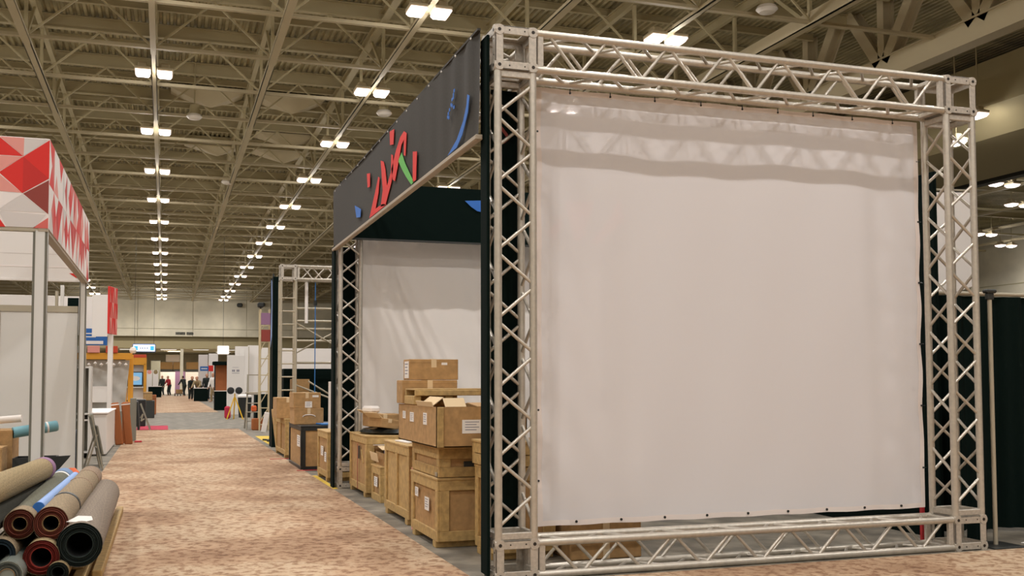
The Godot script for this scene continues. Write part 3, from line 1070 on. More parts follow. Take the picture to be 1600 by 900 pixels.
# a paper sheet with lines of print on the left (-x) or front (+z) face, in the crate's own axes
func sheet(t: Node3D, face: String, at: Vector3, w: float, h: float) -> void:
	var g := Geo.new()
	var ink := Geo.new()
	if face == "left":
		g.box(at, Vector3(0.003, h, w))
		for k in 4:
			ink.box(at + Vector3(-0.0018, h * (0.34 - 0.19 * k), -w * 0.06 * (k % 2)), Vector3(0.001, h * 0.05, w * (0.72 - 0.14 * (k % 2))))
	else:
		g.box(at, Vector3(w, h, 0.003))
		for k in 4:
			ink.box(at + Vector3(-w * 0.06 * (k % 2), h * (0.34 - 0.19 * k), 0.0018), Vector3(w * (0.72 - 0.14 * (k % 2)), h * 0.05, 0.001))
	var p := part("label_sheet", g, M.paper, t, "white printed sheet")
	part("print", ink, M.ink, p)

func flap(t: Node3D, hinge: Vector3, along: Vector3, out: Vector3, w: float, l: float, m: Material) -> void:
	var y := out.normalized()
	var x := along.normalized()
	part("flap", boxg(Vector3(w, 0.005, l), 0, Vector3.ZERO), m, t).transform = Transform3D(Basis(x, x.cross(y).normalized() * -1.0, y), hinge + y * l / 2)

func build_crates() -> void:
	var c := crate("shipping_crate", "large cardboard crate with wooden corner posts, lowest of the nearest stack", 1.93, 2.62, -7.5, -8.37, 0, 0.5, "wood")
	sheet(c, "left", Vector3(-0.348, 0.3, 0.12), 0.13, 0.1)
	sheet(c, "left", Vector3(-0.348, 0.36, -0.22), 0.1, 0.07)
	c = crate("shipping_crate", "shallow wood-cleated crate in the middle of the nearest stack", 1.94, 2.62, -7.5, -8.37, 0.525, 0.735, "wood")
	part("latch", boxg(Vector3(0.006, 0.03, 0.06), 0.002, Vector3(-0.345, 0.02, 0.38)), M.bare_steel, c)
	part("latch", boxg(Vector3(0.09, 0.05, 0.01), 0.002, Vector3(-0.1, 0.09, 0.428)), M.dark_steel, c)
	# the big open box
	c = thing("cardboard_box", "large open cardboard box with printed sheets, overhanging the nearest crate stack", "box", Vector3(2.23, 0.757, -7.98))
	var g := Geo.new()
	var w := 0.7
	var d := 1.28
	var h := 0.295
	g.bx(-w / 2, w / 2, 0, 0.008, -d / 2, d / 2)
	g.bx(-w / 2, -w / 2 + 0.008, 0, h, -d / 2, d / 2)
	g.bx(w / 2 - 0.008, w / 2, 0, h, -d / 2, d / 2)
	g.bx(-w / 2, w / 2, 0, h, -d / 2, -d / 2 + 0.008)
	g.bx(-w / 2, w / 2, 0, h, d / 2 - 0.008, d / 2)
	part("body", g, M.cardboard, c)
	for s in [-1.0, 1.0]:
		part("corner_post", boxg(Vector3(0.05, h, 0.016), 0.003, Vector3(-w / 2 + 0.03, h / 2, s * (d / 2 + 0.004))), M.cleat_wood, c)
	flap(c, Vector3(-w / 2, h, 0.3), Vector3(0, 0, 1), Vector3(-0.1, 0.25, 0), 0.5, 0.04, M.cardboard_inside)
	flap(c, Vector3(-w / 2 + 0.02, h, 0.22), Vector3(0, 0, 1), Vector3(0.25, 0.2, 0.05), 0.42, 0.11, M.cardboard_inside)
	flap(c, Vector3(-0.2, h, d / 2 - 0.01), Vector3(1, 0, 0), Vector3(0, 0.16, -0.2), 0.16, 0.1, M.cardboard_inside)
	flap(c, Vector3(0.15, h, d / 2 - 0.01), Vector3(1, 0, 0), Vector3(0, 0.03, -0.4), 0.36, 0.3, M.cardboard)
	sheet(c, "left", Vector3(-w / 2 - 0.002, 0.2, 0.3), 0.11, 0.09)
	sheet(c, "left", Vector3(-w / 2 - 0.002, 0.2, -0.14), 0.13, 0.075)
	sheet(c, "left", Vector3(-w / 2 - 0.002, 0.21, -0.42), 0.1, 0.06)
	sheet(c, "front", Vector3(-0.08, 0.15, d / 2 + 0.002), 0.15, 0.1)
	# on top of it
	c = thing("wooden_tray", "shallow wooden frame tray lying on the big open cardboard box", "tray", Vector3(2.26, 1.056, -8.18))
	g = Geo.new()
	g.bx(-0.38, 0.38, 0.07, 0.115, -0.02, 0.02, 0.004)
	part("front_board", g, M.cleat_wood, c).position.z = 0.16
	part("rear_board", g, M.cleat_wood, c).position.z = -0.18
	for x in [-0.36, -0.1, 0.36]:
		part("cross_board", boxg(Vector3(0.06, 0.07, 0.34), 0.004, Vector3(x, 0.035, -0.01)), M.cleat_wood, c)
	part("deck_board", boxg(Vector3(0.76, 0.012, 0.36), 0.002, Vector3(0, 0.12, -0.01)), M.plywood, c)
	c = crate("cardboard_box", "low cardboard box under the topmost box of the nearest stack", 1.86, 2.33, -8.39, -8.61, 1.06, 1.25, "card")
	c = crate("cardboard_box", "topmost cardboard box of the nearest stack, with white sheet on its end", 1.92, 2.34, -8.4, -8.62, 1.252, 1.425, "card", "cardboard")
	sheet(c, "left", Vector3(-0.212, 0.085, 0.02), 0.15, 0.14)
	part("label_strip", boxg(Vector3(0.05, 0.02, 0.002), 0, Vector3(0.09, 0.135, 0.111)), M.paper, c)
	# red board, tall crate
	solo("red_board", boxg(Vector3(0.4, 0.52, 0.03), 0.003, Vector3(0, 0.26, 0)), M.pink_print, "dull pink board wedged between two crates", "board", Vector3(2.18, 0.0, -8.55))
	c = crate("shipping_crate", "tall plywood crate with pale wooden cleats standing on skids", 2.0, 2.62, -8.76, -9.8, 0, 0.665, "wood", "plywood", 1)
	solo("loose_lid", boxg(Vector3(0.4, 0.012, 0.4), 0.002, Vector3(0, 0.006, 0)), M.white_panel, "white sheet lying on the tall plywood crate", "sheet", Vector3(2.25, 0.686, -9.3), 0.1)
	c = crate("shipping_crate", "small cardboard crate with wooden lid between the two tall crates", 2.1, 2.55, -10.5, -10.98, 0, 0.35, "wood", "cardboard")
	sheet(c, "left", Vector3(-0.228, 0.2, 0.02), 0.17, 0.1)
	c = thing("cardboard_box", "small open cardboard box holding a blue carton, on the small crate", "box", Vector3(2.3, 0.371, -10.72))
	g = Geo.new()
	for s in [-1.0, 1.0]:
		g.bx(s * 0.16 - 0.003, s * 0.16 + 0.003, 0, 0.13, -0.2, 0.2)
		g.bx(-0.16, 0.16, 0, 0.13, s * 0.2 - 0.003, s * 0.2 + 0.003)
	g.bx(-0.16, 0.16, 0, 0.006, -0.2, 0.2)
	part("body", g, M.cardboard, c)
	part("flap", boxg(Vector3(0.005, 0.09, 0.38), 0, Vector3(-0.2, 0.13, 0)), M.cardboard_inside, c).rotation.z = 0.2
	solo("blue_carton", boxg(Vector3(0.16, 0.18, 0.22), 0.004, Vector3(0, 0.09, 0)), M.sign_blue, "small blue carton in the open box on the small crate", "carton", Vector3(2.28, 0.379, -10.7))
	c = thing("folded_cardboard", "pale folded cardboard sheets lying above the blue carton", "cardboard", Vector3(2.3, 0.56, -10.75))
	part("sheet", boxg(Vector3(0.36, 0.006, 0.25), 0, Vector3(0, 0.005, 0.13)), M.cardboard_inside, c).rotation.x = 0.1
	part("sheet", boxg(Vector3(0.36, 0.006, 0.25), 0, Vector3(0, 0.016, -0.12)), M.paper, c).rotation.x = -0.06
	c = crate("shipping_crate", "tall worn crate beside the rear left truss column, black bag on top", 2.05, 2.7, -11.02, -12.06, 0, 0.64, "wood", "cardboard", 0)
	part("hand_hole", boxg(Vector3(0.004, 0.14, 0.07), 0.001, Vector3(-0.327, 0.46, 0.1)), M.hollow, c)
	part("red_stripe", boxg(Vector3(0.003, 0.5, 0.02), 0, Vector3(-0.3275, 0.3, 0.02)), M.red_dark, c)
	part("rope", tubeg(Vector3(-0.335, 0.5, 0.3), Vector3(-0.335, 0.36, 0.4), 0.008, 6), M.cleat_wood, c)
	g = Geo.new()
	g.lathe([Vector2(0.0, 0.0), Vector2(0.36, 0.0), Vector2(0.39, 0.02), Vector2(0.33, 0.055), Vector2(0.12, 0.075), Vector2(0.0, 0.06)], 18, Transform3D(Basis.from_scale(Vector3(0.85, 1, 1.2)), Vector3.ZERO))
	solo("black_bag", g, M.bag_plastic, "flat black bag draped on the tall worn crate", "bag", Vector3(2.4, 0.662, -11.5))
	for b in [["open brown cardboard box on the black bag beside the rear column", 2.18, 2.55, -11.55, -11.95, 0.73, 0.87, 0.0], ["small tilted brown cardboard box lying on the black bag", 2.17, 2.4, -11.15, -11.4, 0.73, 0.83, 0.35]]:
		c = crate("cardboard_box", b[0], b[1], b[2], b[3], b[4], b[5], b[6], "card")
		c.rotation = Vector3(0, b[7], b[7] * -0.4)
		flap(c, Vector3(-(b[2] - b[1]) / 2, b[6] - b[5], 0), Vector3(0, 0, 1), Vector3(-0.4, 0.25, 0), 0.3, 0.09, M.cardboard_inside)
	solo("white_bundle", boxg(Vector3(0.14, 0.08, 0.22), 0.03, Vector3(0, 0.04, 0)), M.white_cloth, "rounded white bundle on the open brown box beside rear column", "bundle", Vector3(2.25, 0.88, -11.8), 0.3)
	# right next to the front column
	c = crate("shipping_crate", "wooden crate standing right behind the left front truss column", 2.16, 2.62, -6.85, -7.3, 0, 0.62, "wood", "cardboard")
	c = crate("shipping_crate", "shallow wood-framed box on the crate behind the left front column", 2.14, 2.62, -6.83, -7.3, 0.645, 0.8, "wood", "cardboard_dark")
	# crates beyond the rear column
	c = crate("shipping_crate", "cardboard crate with white sheets just beyond the rear left truss column", 1.92, 2.5, -12.9, -13.8, 0, 0.6, "wood", "cardboard")
	sheet(c, "left", Vector3(-0.293, 0.36, 0.0), 0.2, 0.12)
	sheet(c, "left", Vector3(-0.293, 0.3, 0.28), 0.16, 0.12)
	c = crate("shipping_crate", "large crate with black edge bars beyond the rear column", 1.82, 2.52, -14.75, -16.2, 0, 0.6, "edge", "cardboard")
	sheet(c, "left", Vector3(-0.353, 0.4, 0.5), 0.34, 0.16)
	solo("blue_folder", boxg(Vector3(0.24, 0.02, 0.35), 0.004, Vector3(0, 0.01, 0)), M.blue_paint, "bright blue flat folder on the black edged crate", "folder", Vector3(2.22, 0.622, -15.0), 0.1)
	c = crate("cardboard_box", "lower brown box with a rope handle on the black edged crate", 1.78, 2.2, -15.2, -15.75, 0.622, 0.855, "card")
	g = Geo.new()
	for k in 6:
		var a := PI * k / 6.0
		var b := PI * (k + 1) / 6.0
		g.tube(Vector3(-0.09 * cos(a), 0.11 + 0.03 * sin(a), 0.281), Vector3(-0.09 * cos(b), 0.11 + 0.03 * sin(b), 0.281), 0.006, 6)
	part("handle", g, M.paper, c)
	c = crate("cardboard_box", "upper brown box with white sheet on the black edged crate", 1.77, 2.16, -15.22, -15.75, 0.858, 1.08, "card")
	sheet(c, "front", Vector3(0.02, 0.05, 0.267), 0.1, 0.09)
	part("label_strip", boxg(Vector3(0.09, 0.03, 0.002), 0, Vector3(0.12, 0.17, 0.266)), M.paper, c)
	c = crate("shipping_crate", "pale wooden crate on skids behind the black edged crate", 1.86, 2.45, -17.1, -18.6, 0, 0.62, "wood", "cardboard", 1)
	c = crate("cardboard_box", "brown cardboard box on the pale crate behind the black edged crate", 1.74, 2.1, -17.3, -17.9, 0.642, 0.98, "card", "cardboard")
	solo("white_board", boxg(Vector3(0.3, 1.24, 0.02), 0.003, Vector3(0, 0.62, 0)), M.white_panel, "white board leaning behind the crates beyond the rear column", "board", Vector3(2.27, 0.0, -14.2))
	solo("leaning_board", boxg(Vector3(0.03, 0.75, 0.4), 0.003, Vector3(0, 0.37, 0)), M.plywood, "plywood offcut leaning at the far end of the crates", "board", Vector3(1.95, 0.0, -19.1)).rotation.z = 0.12

# ---------------------------------------------------------------- white system booth on the left
func system_post(t: Node3D, at: Vector3, w: float, h: float) -> void:
	var g := Geo.new()
	g.box(Vector3(0, h / 2, 0), Vector3(w * 0.72, h, w), Basis(), 0.004)
	g.box(Vector3(0, h / 2, 0), Vector3(w, h, w * 0.72), Basis(), 0.004)
	var p := part("post", g, M.glossy_panel, t)
	p.position = at
	g = Geo.new()
	for s in [-1.0, 1.0]:
		for q in [-1.0, 1.0]:
			g.box(Vector3(s * w * 0.36, h / 2, q * w * 0.42), Vector3(w * 0.03, h, w * 0.20), Basis())
			g.box(Vector3(s * w * 0.42, h / 2, q * w * 0.36), Vector3(w * 0.20, h, w * 0.03), Basis())
	part("groove", g, M.cabinet_grey, p)

func build_left_booth() -> void:
	var t := thing("exhibit_booth", "white system booth frame with a red and white triangle header on the left", "booth", Vector3(-1.0, 0, -9.93))
	# own axes: x = 0 is the aisle face, z = 0 the front face
	system_post(t, Vector3(-0.062, 0, -0.06), 0.115, 2.58)
	system_post(t, Vector3(-0.06, 0, -5.06), 0.085, 2.62)
	system_post(t, Vector3(-2.4, 0, -0.06), 0.115, 2.58)
	var hd := part("header_frame", Geo.new() if false else boxg(Vector3(2.5, 0.035, 0.05), 0.004, Vector3(-1.25, 2.585, -0.03)), M.dull_aluminium, t)
	part("header_edge", boxg(Vector3(0.075, 0.035, 5.1), 0.004, Vector3(-0.045, 2.585, -2.55)), M.tan_bar, hd)
	part("header_edge", boxg(Vector3(2.5, 0.035, 0.05), 0.004, Vector3(-1.25, 2.6, -5.07)), M.white_panel, hd)
	var hf := part("front_header", boxg(Vector3(2.5, 0.8, 0.03), 0.003, Vector3(-1.25, 3.0, -0.015)), M.white_print, t)
	var hs := part("side_header", boxg(Vector3(0.03, 0.8, 5.1), 0.003, Vector3(-0.015, 3.0, -2.56)), M.white_print, t)
	var hb := part("rear_header", boxg(Vector3(2.5, 0.8, 0.03), 0.003, Vector3(-1.28, 3.02, -5.09)), M.white_panel, t)
	part("red_band", boxg(Vector3(1.08, 0.045, 0.004), 0, Vector3(-1.7, 2.66, -5.072)), M.red_print, hb)
	var g := Geo.new()
	g.prism(P2([-0.15, 2.64, -0.05, 2.64, -0.05, 2.7, -0.24, 2.7]), 0.004, Transform3D(Basis(), Vector3(0, 0, -5.074)))
	part("red_band", g, M.red_print, hb)
	part("panel_seam", boxg(Vector3(2.4, 0.006, 0.003), 0, Vector3(-1.28, 2.95, -5.073)), M.grey_print, hb)
	part("panel_seam", boxg(Vector3(2.4, 0.02, 0.004), 0, Vector3(-1.28, 2.78, -5.072)), M.white_print, hb)
	# printed triangles on the front
	var tr := [["red_print", [0, 105, 105, 188, 0, 188]], ["pink_print", [4, 105, 108, 105, 107, 188]], ["grey_print", [108, 105, 214, 105, 107, 188]],
		["red_print", [218, 108, 218, 283, 106, 190]], ["red_deep", [106, 190, 218, 283, 105, 355]], ["red_print", [106, 190, 105, 355, 3, 266]],
		["pink_print", [0, 191, 104, 191, 0, 264]], ["pink_print", [0, 271, 102, 353, 0, 350]], ["red_dark", [218, 290, 218, 445, 108, 357]],
		["white_print", [105, 358, 0, 435, 0, 353]], ["grey_print", [105, 358, 205, 437, 0, 437]], ["grey_print", [208, 447, 160, 507, 40, 507, 6, 440]],
		["red_print", [0, 458, 36, 509, 0, 509]], ["salmon_print", [218, 460, 218, 509, 152, 509]]]
	for rep in 6:
		for q in tr:
			var p := PackedVector2Array()
			for k in range(0, q[1].size(), 2):
				var zx: float = q[1][k]
				var xx := -(218.0 - zx) * 0.00188 if rep % 2 == 0 else -zx * 0.00188
				p.append(Vector2(xx - rep * 0.41, 3.395 - (q[1][k + 1] - 105.0) * 0.00197))
			g = Geo.new()
			g.prism(p, 0.002, Transform3D())
			part("printed_triangle", g, M[q[0]], hf)
	# and on the aisle side
	var pal := ["white_print", "salmon_print", "pink_print", "red_print", "grey_print", "red_deep", "white_print", "salmon_print"]
	var cols := 12
	for i in cols:
		for j in 2:
			var z0 := -i * 0.425 - 0.01
			var y0 := 2.6 + j * 0.4
			var a := Vector2(z0, y0)
			var b := Vector2(z0 - 0.42, y0)
			var c := Vector2(z0 - 0.42, y0 + 0.397)
			var d := Vector2(z0, y0 + 0.397)
			var m := (a + c) / 2
			var quad := [[a, b, m], [b, c, m], [c, d, m], [d, a, m]]
			for k in 4:
				var key: String = pal[rng.randi_range(0, 7)]
				if i == 0 and k == 3:
					key = "white_print"
				g = Geo.new()
				g.prism(PackedVector2Array(quad[k]), 0.002, Transform3D(Basis(Vector3(0, 0, 1), Vector3(0, 1, 0), Vector3(-1, 0, 0)), Vector3(0.002, 0, 0)))
				part("printed_triangle", g, M[key], hs)
	# rear wall
	var wl := part("rear_panel", boxg(Vector3(2.3, 2.1, 0.012), 0.003, Vector3(-1.27, 1.12, -5.07)), M.glossy_panel, t)
	part("rail", boxg(Vector3(2.3, 0.085, 0.045), 0.004, Vector3(-1.27, 2.215, -5.07)), M.dull_aluminium, wl)
	part("rail", boxg(Vector3(2.3, 0.07, 0.045), 0.004, Vector3(-1.27, 0.045, -5.07)), M.dull_aluminium, wl)
	for x in [-1.08, -2.06]:
		part("upright", boxg(Vector3(0.04, 2.2, 0.045), 0.004, Vector3(x, 1.1, -5.072)), M.dull_aluminium, wl)
	# seen over the rear wall
	var gp := thing("pipe_stand", "grey and red pipe seen over the rear wall of the white booth", "pipe stand", Vector3(-1.57, 0, -17.0))
	part("pipe", tubeg(Vector3(0, 0, 0), Vector3(0, 2.36, 0), 0.02, 8), M.red_paint, gp)
	part("sleeve", tubeg(Vector3(0, 2.36, 0), Vector3(0, 2.62, 0), 0.024, 8), M.dull_aluminium, gp)
	part("foot", boxg(Vector3(0.3, 0.02, 0.3), 0.003, Vector3(0, 0.01, 0)), M.dark_steel, gp)
	solo("black_partition", boxg(Vector3(0.16, 2.55, 0.03), 0.004, Vector3(0, 1.275, 0)), M.black_cloth, "black panel seen over the rear wall of the white booth beside a grey post", "panel", Vector3(-1.37, 0, -17.4))
	solo("grey_post", boxg(Vector3(0.05, 2.7, 0.05), 0.004, Vector3(0, 1.35, 0)), M.glossy_panel, "thin grey post seen over the rear wall of the white booth", "post", Vector3(-1.485, 0, -16.9))
	solo("white_partition", boxg(Vector3(1.2, 2.5, 0.03), 0.004, Vector3(0, 1.25, 0)), M.white_panel, "white partition top seen over the left part of the booth wall", "panel", Vector3(-2.15, 0, -16.4))
	# boxes and things inside the booth
	var c := crate("cardboard_box", "tall brown cardboard box at the left edge inside the white booth", -2.15, -1.56, -12.42, -12.95, 0, 0.72, "card")
	c = crate("cardboard_box", "lower brown cardboard box in front of the tall one at the left edge", -2.2, -1.6, -11.95, -12.36, 0, 0.56, "card")
	part("black_mark", boxg(Vector3(0.06, 0.09, 0.003), 0.001, Vector3(0.16, 0.28, 0.206)), M.black_plastic, c)
	solo("white_roll", tubeg(Vector3(-2.1, 0.79, -12.75), Vector3(-1.5, 0.84, -12.65), 0.04, 12), M.white_cloth, "white roll lying on the tall brown box at the left edge", "roll")
	var tb := thing("teal_tube", "pale teal tube leaning across the boxes behind the booth's front post", "tube", Vector3(-1.56, 0.69, -12.45))
	g = Geo.new()
	g.lathe([Vector2(0.03, 0.46), Vector2(0.055, 0.46), Vector2(0.06, 0.445), Vector2(0.06, 0.0), Vector2(0.03, 0.0)], 18, Transform3D(Basis(Vector3(0, 0, 1), deg_to_rad(-82.0)), Vector3.ZERO))
	part("tube", g, M.teal_tube, tb)
	g = Geo.new()
	g.lathe([Vector2(0.061, 0.36), Vector2(0.0625, 0.35), Vector2(0.061, 0.34)], 18, Transform3D(Basis(Vector3(0, 0, 1), deg_to_rad(-82.0)), Vector3.ZERO))
	part("band", g, M.paper, tb)
	tb.rotation.y = 0.35
	# open black crate with a flap
	c = thing("black_crate", "open black plastic crate with a pointed lid flap behind the carpet rolls", "crate", Vector3(-1.3, 0, -12.2))
	g = Geo.new()
	for s in [-1.0, 1.0]:
		g.bx(s * 0.2 - 0.008, s * 0.2 + 0.008, 0, 0.44, -0.18, 0.18)
		g.bx(-0.2, 0.2, 0, 0.44, s * 0.18 - 0.008, s * 0.18 + 0.008)
	g.bx(-0.2, 0.2, 0, 0.02, -0.18, 0.18)
	part("body", g, M.black_plastic, c)
	g = Geo.new()
	g.prism(P2([-0.2, 0.44, 0.36, 0.46, 0.34, 0.43, 0.2, 0.26, 0.08, 0.12]), 0.02, Transform3D(Basis(), Vector3(0, 0, 0.19)))
	part("lid_flap", g, M.black_plastic, c)
	g = Geo.new()
	g.lathe([Vector2(0.0, 0.0), Vector2(0.1, 0.0), Vector2(0.13, 0.1), Vector2(0.09, 0.24), Vector2(0.03, 0.3), Vector2(0.0, 0.3)], 14, Transform3D())
	solo("orange_bag", g, M.orange_plastic, "small orange bag beside the black crate behind the carpet rolls", "bag", Vector3(-0.95, 0, -12.35))

# ---------------------------------------------------------------- rolled carpets
func carpet_roll(label: String, a: Vector3, b: Vector3, r: float, outer: String, pile: String, bands: Array = [], inner := 0.45) -> Node3D:
	var y := (b - a)
	var l := y.length()
	y = y / l
	var x := Vector3.UP.cross(y).normalized()
	var bas := Basis(x, y, x.cross(y))
	var t := thing("carpet_roll", label, "carpet roll", a, 0, "rolled carpets piled on the pallet")
	t.basis = bas
	var g := Geo.new()
	# outside, slightly uneven, with the free edge of the last turn standing proud
	var seg := 40
	var rings := 14
	for i in rings:
		for k in seg:
			var f := func(ii: int, kk: int) -> Vector3:
				var u := TAU * kk / seg
				var rr := r * (1.0 + 0.012 * sin(u * 2.0 + ii * 0.9) + (0.035 if kk % seg < 3 else 0.0))
				return Vector3(cos(u + 0.6) * rr, l * ii / rings, sin(u + 0.6) * rr)
			var p: Vector3 = f.call(i, k)
			var q: Vector3 = f.call(i + 1, k)
			var s: Vector3 = f.call(i + 1, k + 1)
			var w: Vector3 = f.call(i, k + 1)
			var n0 := Vector3(p.x, 0, p.z).normalized()
			var n1 := Vector3(w.x, 0, w.z).normalized()
			g.tri(p, q, s, n0, n0, n1)
			g.tri(p, s, w, n0, n1, n1)
	part("backing", g, M[outer], t)
	# spiral turns at both ends: rings stepping in and out
	g = Geo.new()
	for e in [0.0, l]:
		var dirn := 1.0 if e == 0.0 else -1.0
		var turns := 5
		for k in turns:
			var r0: float = r * lerpf(inner, 1.0, float(k) / turns)
			var r1: float = r * lerpf(inner, 1.0, float(k + 1) / turns)
			var dy := 0.008 * sin(k * 2.1) * dirn
			g.lathe([Vector2(r1, e + 0.02 * dirn), Vector2(r1 - 0.003, e + dy), Vector2(r0 + 0.004, e + dy), Vector2(r0, e + 0.02 * dirn)], 28, Transform3D())
	part("pile_edge", g, M[pile], t)
	g = Geo.new()
	g.lathe([Vector2(r * inner, 0.0), Vector2(r * inner * 0.95, -0.004), Vector2(r * inner * 0.9, 0.0), Vector2(r * inner * 0.9, 0.03)], 24, Transform3D())
	part("core", g, M.core_card if inner < 0.6 else M[pile], t)
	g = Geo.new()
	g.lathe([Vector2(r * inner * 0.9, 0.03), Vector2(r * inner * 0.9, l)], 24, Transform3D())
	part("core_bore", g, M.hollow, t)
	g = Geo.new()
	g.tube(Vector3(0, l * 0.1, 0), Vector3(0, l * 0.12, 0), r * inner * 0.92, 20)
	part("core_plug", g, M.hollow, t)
	for bd in bands:
		g = Geo.new()
		g.lathe([Vector2(r * 1.0, bd[0]), Vector2(r * 1.045, bd[0] + 0.003), Vector2(r * 1.045, bd[1] - 0.003), Vector2(r * 1.0, bd[1])], 30, Transform3D())
		part("band", g, M[bd[2]], t)
	return t

func build_rolls() -> void:
	# pallet of long boards
	var p := thing("wooden_pallet", "long wooden pallet under the pile of rolled carpets at lower left", "pallet", Vector3(-0.80, 0, -8.6))
	for x in [-0.32, 0.0, 0.32]:
		part("runner", boxg(Vector3(0.07, 0.06, 4.0), 0.004, Vector3(x, 0.03, 0)), M.cleat_wood, p)
	for k in 9:
		part("deck_board", boxg(Vector3(0.66, 0.018, 0.12), 0.003, Vector3(0, 0.07, -1.9 + k * 0.475)), M.plywood, p)
	solo("timber", boxg(Vector3(0.06, 0.06, 3.5), 0.006, Vector3(0, 0.03, 0)), M.cleat_wood, "long pale timber lying along the right edge of the carpet pile", "timber", Vector3(-0.385, 0.008, -8.75))
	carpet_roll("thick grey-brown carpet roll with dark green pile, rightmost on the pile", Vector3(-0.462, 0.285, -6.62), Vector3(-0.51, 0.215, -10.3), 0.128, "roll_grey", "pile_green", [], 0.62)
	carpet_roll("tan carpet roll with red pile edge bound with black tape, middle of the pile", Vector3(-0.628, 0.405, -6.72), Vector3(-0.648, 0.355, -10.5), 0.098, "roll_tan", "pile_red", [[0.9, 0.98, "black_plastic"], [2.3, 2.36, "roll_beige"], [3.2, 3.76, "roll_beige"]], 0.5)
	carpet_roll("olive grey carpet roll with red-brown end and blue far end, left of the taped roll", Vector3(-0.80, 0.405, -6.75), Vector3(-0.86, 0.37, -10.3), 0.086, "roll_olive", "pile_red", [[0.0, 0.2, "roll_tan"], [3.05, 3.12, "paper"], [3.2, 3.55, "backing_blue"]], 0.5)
	carpet_roll("sand coloured carpet roll with violet far end, topmost on the pile", Vector3(-1.0, 0.60, -6.3), Vector3(-0.935, 0.53, -9.35), 0.09, "roll_sand", "pile_violet", [[2.88, 3.05, "pile_violet"]], 0.5)
	carpet_roll("dark carpet roll under the sand coloured one", Vector3(-0.985, 0.42, -6.6), Vector3(-0.99, 0.38, -10.0), 0.084, "roll_dark", "pile_blue")
	carpet_roll("tan carpet roll with dark blue end at the left edge, second layer", Vector3(-0.885, 0.255, -6.62), Vector3(-0.9, 0.22, -10.2), 0.085, "roll_tan", "pile_blue", [], 0.7)
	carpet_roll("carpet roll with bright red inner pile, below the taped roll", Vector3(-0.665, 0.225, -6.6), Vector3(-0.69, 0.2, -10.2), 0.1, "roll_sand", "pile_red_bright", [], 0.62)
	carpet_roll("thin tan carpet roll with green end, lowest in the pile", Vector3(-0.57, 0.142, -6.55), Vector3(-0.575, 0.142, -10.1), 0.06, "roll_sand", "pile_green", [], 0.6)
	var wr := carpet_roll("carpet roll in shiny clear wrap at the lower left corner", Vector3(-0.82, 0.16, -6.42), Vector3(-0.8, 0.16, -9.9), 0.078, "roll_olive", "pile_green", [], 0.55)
	part("wrap", tubeg(Vector3(0, 0.01, 0), Vector3(0, 3.3, 0), 0.083, 24), M.wrap_clear, wr)
	var ft := thing("foam_tube", "thin pale blue foam tube lying between two carpet rolls", "tube", Vector3(-0.72, 0.475, -6.95))
	var g := Geo.new()
	g.tube(Vector3.ZERO, Vector3(-0.02, -0.06, -3.0), 0.032, 16)
	part("tube", g, M.foam_blue, ft)
	part("end_ring", tubeg(Vector3(0, 0, 0.004), Vector3(0, 0, -0.02), 0.034, 16), M.sign_blue, ft)
	g = Geo.new()
	g.prism(P2([-0.085, -0.02, -0.02, 0.03, 0.055, 0.022, 0.065, -0.012, 0.02, -0.025]), 0.003, Transform3D(Basis(Vector3(1, 0, 0), -0.95), Vector3.ZERO))
	solo("white_tag", g, M.paper, "torn white tag on the thick grey-brown carpet roll", "tag", Vector3(-0.462, 0.419, -6.74))

